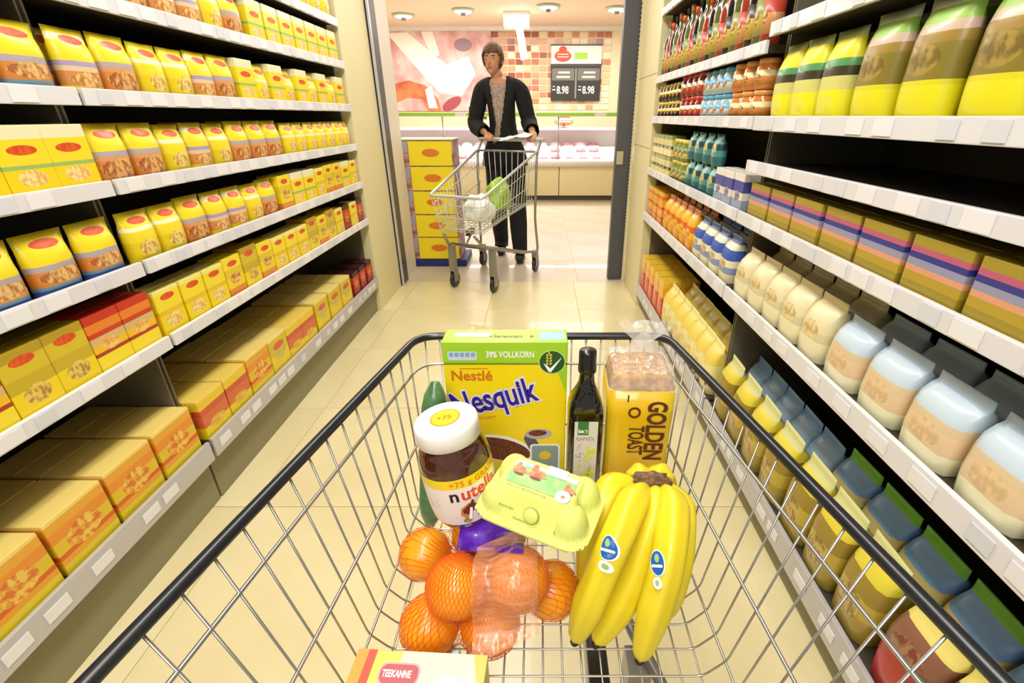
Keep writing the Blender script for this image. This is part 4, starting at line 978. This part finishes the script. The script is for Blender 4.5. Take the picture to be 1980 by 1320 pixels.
bananas = [
  [CR + Vector((-.014, .0, .0)), ray(1186, 938, .600), ray(1160, 985, .592), ray(1143, 1048, .60), ray(1138, 1110, .625), ray(1140, 1160, .64)],
  [CR + Vector((-.006, -.008, 0)), ray(1228, 965, .570), ray(1198, 1030, .545), ray(1167, 1100, .542), ray(1136, 1175, .548), ray(1112, 1238, .560)],
  [CR + Vector((.004, -.008, 0)), ray(1268, 975, .576), ray(1249, 1040, .566), ray(1224, 1115, .563), ray(1191, 1180, .564), ray(1153, 1243, .568)],
  [CR + Vector((.014, -.006, 0)), ray(1300, 975, .572), ray(1297, 1040, .546), ray(1284, 1115, .536), ray(1262, 1190, .536), ray(1237, 1274, .547)],
  [CR + Vector((.018, .0, 0)), ray(1316, 975, .60), ray(1318, 1035, .590), ray(1312, 1090, .596), ray(1296, 1150, .61), ray(1285, 1190, .62)],
  [CR + Vector((-.006, .008, .0)), ray(1236, 922, .630), ray(1228, 950, .655), ray(1225, 985, .675), ray(1222, 1030, .685)],
  [CR + Vector((.010, .008, .0)), ray(1277, 922, .630), ray(1285, 950, .655), ray(1290, 985, .675), ray(1290, 1030, .685)],
]
for i, P in enumerate(bananas): banana(P, .0188 if i in (1, 2, 3) else .0178, ph=.3 * i)
bm = bmesh.new(); bmesh.ops.create_icosphere(bm, subdivisions=3, radius=1)
for v in bm.verts:
    k = 1 + .35 * noise.noise(v.co * 3); v.co = Vector((v.co.x * .027 * k, v.co.y * .010 * k, v.co.z * .0115 * k)) + CR - bo + Vector((0, -.002, .012 - .004 * abs(v.co.x)))
bmobj('crown', bm, crownm, bn)
# stickers: small patches wrapped on the peel
from mathutils.bvhtree import BVHTree
dgr = bpy.context.evaluated_depsgraph_get()
bobs = [c for c in bn.children if c.name.startswith('banana')]
def sticker(obj, c2, rot, parts):
    bvh = BVHTree.FromPolygons([v.co for v in obj.data.vertices], [p.vertices for p in obj.data.polygons])
    o = ray(*c2, .50) - bo; d = (ray(*c2, .60) - ray(*c2, .50)).normalized()
    hit, nrm, _, _ = bvh.ray_cast(o, d)
    if hit is None: return
    nrm = -nrm if nrm.dot(d) > 0 else nrm
    u = Vector((1, 0, 0)); u = (u - nrm * u.dot(nrm)).normalized(); v = nrm.cross(u)
    u, v = u * cos(rot) + v * sin(rot), v * cos(rot) - u * sin(rot)
    for k, (nm, pts, m) in enumerate(parts):
        bm = bmesh.new(); vc = []
        ctr = bm.verts.new((sum(p[0] for p in pts) / len(pts), sum(p[1] for p in pts) / len(pts), 0)); ps = [bm.verts.new((p[0], p[1], 0)) for p in pts]
        for q in range(len(ps)): bm.faces.new((ctr, ps[q], ps[(q + 1) % len(ps)]))
        bmesh.ops.subdivide_edges(bm, edges=bm.edges[:], cuts=2)
        for vv in bm.verts:
            s = hit + u * vv.co.x + v * vv.co.y + nrm * .01; h2, n2, _, _ = bvh.ray_cast(s, -nrm)
            if h2 is None: h2 = hit + u * vv.co.x + v * vv.co.y
            vv.co = h2 + nrm * (.0007 + .0005 * k)
        bmobj(nm, bm, m, obj, True)
sb = mat('sticker_blue', '1f62b4', .35); swt = mat('sticker_white', 'e8f0ec', .4); sg_ = mat('sticker_gold', '9cc070', .4)
def chi(r): return [('sticker_rim', ell(0, 0, .0098, .0138, 28), swt), ('sticker_oval', ell(0, 0, .0084, .0124, 28), sb), ('sticker_figure', ell(0, .005, .003, .0045, 12), sg_), ('sticker_lettering', rrect(-.007, .007, -.0045, -.0015, .001), swt), ('sticker_seal', ell(-.001, -.020, .0058, .0062, 20), swt), ('sticker_seal', ell(-.001, -.020, .0025, .003, 14), sg_)]
sticker(bobs[1], (1174, 1058), -.35, chi(0)); sticker(bobs[3], (1272, 1088), .0, chi(0))

# tea box ----------------------------------------------------------------------
tb = empty('tea_box', (-.128, .276, FZ), (0, 0, R(-3))); tag(tb, 'yellow and orange tea box lying at the bottom edge of the view', 'tea box')
boxo('carton', -.070, .070, -.036, .036, 0, .078, mat('tea_yellow', 'f4dc5c', .35, coat=.3), tb, .001)
TZ = .0784
poly_o('orange_strip', [(-.070, -.036), (-.055, -.036), (-.055, .036), (-.070, .036)], mat('tea_orange', 'e89a3c', .4), tb, topM(TZ))
poly_o('red_strip', [(-.058, -.036), (-.049, -.036), (-.049, .036), (-.058, .036)], mat('tea_red', 'c8503c', .4), tb, topM(TZ + .0002))
poly_o('cream_field', [(-.030, -.036), (.062, -.036), (.062, .036), (-.02, .036)], mat('tea_cream', 'faf2c0', .4), tb, topM(TZ))
poly_o('orange_corner', [(.064, -.036), (.070, -.036), (.070, .036), (.055, .036), (.062, .01)], mat('tea_amber', 'f0bc4c', .4), tb, topM(TZ + .0002))
poly_o('logo_rim', rrect(-.0405, .003, .001, .024, .008), mat('tea_pinkgrey', 'd8a8a0', .4), tb, topM(TZ + .0003)); poly_o('logo', rrect(-.0385, .001, .003, .022, .007), mat('tea_logo', 'b8525a', .4), tb, topM(TZ + .0005))
text_o('lettering', 'TEEKANNE', .0098, pw, tb, topM(TZ + .0007, -.0362, .0093), sx=.62, bold=.0003)
poly_o('moon_picture', ell(.036, -.012, .026, .026, 36), mat('tea_grey', 'c4c0cc', .4, col2='e4e0e8', noise_scale=60), tb, topM(TZ + .0003))
poly_o('purple_picture', [(.045, -.036), (.064, -.036), (.063, -.010), (.052, -.018)], mat('tea_purple', '6a4a84', .4), tb, topM(TZ + .0005))

# ------------------------------------------------------------------ the person behind the far cart
def skin_mesh(V, E, Rr, sub=1, root=0):
    me = bpy.data.meshes.new('skin'); me.from_pydata([Vector(v) for v in V], E, []); o = bpy.data.objects.new('skin', me); link(o)
    s = o.modifiers.new('s', 'SKIN'); sl = me.skin_vertices[0].data
    for i, r in enumerate(Rr): sl[i].radius = (r, r) if not isinstance(r, tuple) else r
    for i in range(len(V)): sl[i].use_root = (i == root)
    q = o.modifiers.new('u', 'SUBSURF'); q.levels = sub; q.render_levels = sub
    dg = bpy.context.evaluated_depsgraph_get(); dg.update(); r = bpy.data.meshes.new_from_object(o.evaluated_get(dg)); bpy.data.objects.remove(o); return r
def voxel(meshes, size, name='body', smooth_it=2):
    bm = bmesh.new()
    for m in meshes: bm.from_mesh(m)
    me = bpy.data.meshes.new(name); bm.to_mesh(me); bm.free(); o = bpy.data.objects.new('tmp', me); link(o)
    q = o.modifiers.new('r', 'REMESH'); q.mode = 'VOXEL'; q.voxel_size = size
    if smooth_it: s = o.modifiers.new('sm', 'SMOOTH'); s.iterations = smooth_it; s.factor = .5
    dg = bpy.context.evaluated_depsgraph_get(); dg.update(); r = bpy.data.meshes.new_from_object(o.evaluated_get(dg)); bpy.data.objects.remove(o); return r
def ellm(c, r, rot=None, sub=3):
    bm = bmesh.new(); bmesh.ops.create_icosphere(bm, subdivisions=sub, radius=1)
    M = Matrix.Translation(c) @ (rot or Matrix()) @ Matrix.Diagonal((*r, 1)); bmesh.ops.transform(bm, matrix=M, verts=bm.verts); me = bpy.data.meshes.new('e'); bm.to_mesh(me); bm.free(); return me
PX, PY = -.325, 4.40
pel = (PX + .02, PY, .93)
chest = (PX, PY, 1.24); nb = (PX - .012, PY, 1.42); neck = (PX - .025, PY - .012, 1.475); headb = (PX - .045, PY - .03, 1.55)
sh = [(PX - .165, PY, 1.395), (PX + .165, PY, 1.395)]
elb = [(PX - .235, PY + .0, 1.13), (PX + .235, PY - .06, 1.13)]
wri = [(-.445, 4.215, 1.07), (-.062, 4.095, 1.085)]
hpt = [Vector((-.42, 4.158, 1.03)), Vector((-.065, 4.014, 1.03))]
knee = [(PX - .06, PY - .02, .50), (PX + .12, PY - .14, .50)]; ank = [(PX - .05, PY + .12, .10), (PX + .14, PY - .16, .09)]
hip = [(PX - .075, PY, .87), (PX + .105, PY - .01, .87)]
V = [pel, (PX + .01, PY, 1.06), chest, nb, neck, headb]; E = [(0, 1), (1, 2), (2, 3), (3, 4), (4, 5)]; RR = [(.155, .105), (.125, .09), (.145, .10), (.10, .075), .052, .055]
for s in (0, 1):
    b = len(V); V += [sh[s], elb[s], wri[s]]; E += [(3, b), (b, b + 1), (b + 1, b + 2)]; RR += [.058, .042, .027]
    b = len(V); V += [hip[s], knee[s], ank[s], (ank[s][0], ank[s][1] - .12, .045)]; E += [(0, b), (b, b + 1), (b + 1, b + 2), (b + 2, b + 3)]; RR += [.09, .058, .038, .035]
bodysk = skin_mesh(V, E, RR, 2)
ht = Matrix.Rotation(R(-14), 4, 'Z')
hc = Vector((PX - .055, PY - .035, 1.605))
parts_ = [bodysk, ellm(hc + Vector((0, .012, .02)), (.074, .092, .095)), ellm(hc + ht @ Vector((0, -.022, -.035)), (.056, .066, .075)), ellm(hc + ht @ Vector((0, -.060, -.088)), (.022, .02, .018), sub=2),
          ellm(hc + ht @ Vector((0, -.094, -.022)), (.010, .016, .020), sub=2), ellm(hc + ht @ Vector((0, -.087, .0)), (.007, .010, .024), sub=2),
          ellm(hc + ht @ Vector((-.022, -.083, -.058)), (.02, .008, .005), sub=2), ellm(hc + ht @ Vector((.075, .004, -.01)), (.008, .016, .028), sub=2), ellm(hc + ht @ Vector((-.075, .004, -.01)), (.008, .016, .028), sub=2)]
ha = Vector((-.927, .375, 0)); fw = Vector((-.375, -.927, 0)); up_ = Vector((0, 0, 1))
for s in (0, 1):
    H = hpt[s]; Wv = Vector(wri[s]); kn = H - fw * .022 + up_ * .024
    parts_.append(skin_mesh([Wv, (Wv + kn) / 2 + up_ * .004, kn], [(0, 1), (1, 2)], [(.026, .022), (.036, .017), (.042, .014)], 2))
    for k in range(4):
        o_ = ha * (.030 - .020 * k); ln = (.95, 1.1, 1.05, .85)[k]
        parts_.append(skin_mesh([kn + o_ * .8 + fw * -.012, H + o_ + up_ * .027, H + o_ + fw * .024 * ln + up_ * .006, H + o_ + fw * .016 - up_ * .018 * ln], [(0, 1), (1, 2), (2, 3)], [.0095, .0092, .0085, .0075], 1))
    sd = 1 if s == 1 else -1
    parts_.append(skin_mesh([Wv + ha * .018 * sd + fw * .01, H + ha * .045 * sd - fw * .022 + up_ * .004, H + ha * .040 * sd - fw * .014 - up_ * .016], [(0, 1), (1, 2)], [.012, .0105, .009], 1))
body = voxel(parts_, .0055, 'person', 2)
skinm = mat('skin_tone', 'c58f6c', .5, sss=.1)
po = mobj('person', body, skinm, None, True); tag(po, 'person with short brown hair and black cardigan pushing the chrome cart', 'person')
# eyes, mouth, brows
for sx in (-1, 1):
    e = mobj('eye', ellm(hc + ht @ Vector((sx * .030, -.074, .004)), (.012, .009, .006), sub=2), mat('eye_white', 'e8e0d8', .3), po, True)
    mobj('iris', ellm(hc + ht @ Vector((sx * .030, -.0815, .004)), (.005, .003, .005), sub=2), mat('eye_dark', '2c1e16', .3), e, True)
    mobj('eyebrow', ellm(hc + ht @ Vector((sx * .030, -.080, .022)), (.017, .006, .003), sub=2), mat('hair_brown', '4a2f1c', .6), po, True)
mobj('mouth', ellm(hc + ht @ Vector((0, -.0865, -.058)), (.020, .006, .005), sub=2), mat('lips', 'a85a50', .4), po, True)
# hair
bm = bmesh.new(); bmesh.ops.create_icosphere(bm, subdivisions=5, radius=1)
iht = ht.inverted()
for v in bm.verts:
    d = v.co.copy(); l = iht @ d
    r = Vector((.088, .106, .108)); p = Vector((d.x * r.x, d.y * r.y, d.z * r.z)); p *= 1 + .05 * noise.noise(Vector((d.x * 14, d.y * 14, d.z * 2.5)))
    if p.z < -.03: p.x *= .98
    v.co = hc + Vector((0, .014, .018)) + p
kill = []
for f in bm.faces:
    l = iht @ (f.calc_center_median() - hc)
    if (l.y < -.015 and l.z < .045 and abs(l.x) < .066) or l.z < -.085 or (l.y < -.03 and l.z < .03): kill.append(f)
bmesh.ops.delete(bm, geom=kill, context='FACES')
hair = bmobj('hair', bm, mat('hair_brown2', '4a2f1c', .55, col2='6e4a2a', noise_scale=60), po, True); md = hair.modifiers.new('t', 'SOLIDIFY'); md.thickness = .014
# shirt, cardigan, trousers, shoes
base_ = voxel([bodysk], .0085, 'shell', 6)
def shell(nm, off, keep, m, thick, sm=0):
    """a garment: the body's own surface moved outwards and cut where the cloth ends"""
    bm = bmesh.new(); bm.from_mesh(base_); bm.normal_update()
    kill = [f for f in bm.faces if not keep(f.calc_center_median(), f.normal)]
    for v in bm.verts:
        k = off(v.co) if callable(off) else off
        v.co += v.normal * (k + .003 * noise.noise(Vector((v.co.x * 16, v.co.y * 16, v.co.z * 9))))
    bmesh.ops.delete(bm, geom=kill, context='FACES')
    if sm:
        for _ in range(sm): bmesh.ops.smooth_vert(bm, verts=bm.verts[:], factor=.5, use_axis_x=True, use_axis_y=True, use_axis_z=True)
    o = bmobj(nm, bm, m, po, True); md = o.modifiers.new('t', 'SOLIDIFY'); md.thickness = thick; md.offset = 1; return o
def armside(c):   # distance along the forearm beyond the cuff
    for s_ in (0, 1):
        e, w3 = Vector(elb[s_]), Vector(wri[s_]).lerp(Vector(elb[s_]), .16); d_ = (w3 - e).normalized()
        if (c - w3).dot(d_) > 0 and (c - w3).length < .14: return True
    return False
def near_arm(c):
    for s_ in (0, 1):
        a_, b_ = Vector(elb[s_]), Vector(wri[s_]); t_ = max(0, min(1, (c - a_).dot(b_ - a_) / (b_ - a_).length_squared))
        if (c - a_.lerp(b_, t_)).length < .06: return True
    return False
shell('shirt', .006, lambda c, n: .90 < c.z < 1.46 and abs(c.x - PX) < .15 and not near_arm(c) and not (c.z > 1.43 and (c.y < PY - .02)), mat('shirt_print', '8c7466', .8, col2='b8a498', noise_scale=70), .003, 1)
def keepc(c, n):
    if armside(c): return False
    if near_arm(c): return True
    if c.z < .80 or c.z > 1.475: return False
    x = c.x - PX + .016; wv = .008 + .052 * max(0, min(1, (c.z - 1.10) / .32))
    return not (c.y < PY - .015 and abs(x) < wv and c.z > 1.10)
shell('cardigan', lambda c: .016 + .018 * max(0, min(1, (1.15 - c.z) / .3)) + (.008 if near_arm(c) else 0), keepc, mat('cardigan_black', '0e0e10', .9), .006, 3)
shell('trousers', lambda c: .010 + .018 * max(0, min(1, (.85 - c.z) / .5)), lambda c, n: .075 < c.z < .98 and not near_arm(c), mat('trousers_black', '131318', .85), .004, 2)
for s in (0, 1):
    a = ank[s]; bm = bmesh.new(); prof = []
    me = voxel([ellm(Vector((a[0], a[1] - .05, .045)), (.047, .125, .05)), ellm(Vector((a[0], a[1] + .02, .07)), (.042, .055, .06))], .006, 'shoe')
    for v in me.vertices: v.co.z = max(v.co.z, .004)
    mobj('shoe', me, mat('shoe_dark', '1c1816', .5), po, True)
# bags in and on the far cart
def blob_bag(name, loc, r, m, label, cat, seed, rot=0):
    bm = bmesh.new(); bmesh.ops.create_icosphere(bm, subdivisions=4, radius=1)
    for v in bm.verts:
        d = v.co.copy(); k = 1 + .28 * noise.noise(d * 1.8 + Vector((seed, 0, 0))) + .10 * abs(noise.noise(d * 5 + Vector((0, seed, 0))))
        v.co = Vector((d.x * r[0] * k, d.y * r[1] * k, max(-.55, d.z) * r[2] * k))
    o = bmobj(name, bm, m, None, True); o.location = loc; o.rotation_euler.z = rot; tag(o, label, cat); return o
blob_bag('vegetable_bag', (-.33, 3.72, .640), (.10, .12, .13), mat('bag_green', 'a8d03c', .5, coat=.4, col2='88b82c', noise_scale=25), 'bright green bag of vegetables in the far chrome cart', 'bag', 3)
blob_bag('carrier_bag', (-.44, 3.46, .585), (.11, .12, .11), mat('bag_white', 'e8ece8', .4, coat=.4), 'white plastic carrier bag at the front of the far chrome cart', 'bag', 8)
bm = bmesh.new(); g = []
for j in range(13):
    row = []
    for i in range(17):
        u, v = i / 16 - .5, j / 12 - .5; p = Vector((u * .24, v * .17, .012 * noise.noise(Vector((u * 6, v * 6, 2))) + .05 * max(0, .3 - abs(u - .15)) ** 1.0)); row.append(bm.verts.new(p))
    g.append(row)
for j in range(12):
    for i in range(16): bm.faces.new((g[j][i], g[j][i + 1], g[j + 1][i + 1], g[j + 1][i]))
lf_ = bmobj('paper_bag', bm, mat('paper_white', 'f4f4f2', .6), None, True); md = lf_.modifiers.new('t', 'SOLIDIFY'); md.thickness = .003
lf_.location = (-.185, 4.02, 1.052); lf_.rotation_euler = (R(8), R(-6), R(-22)); tag(lf_, 'crumpled white paper bag lying on the handle of the far cart', 'paper bag')
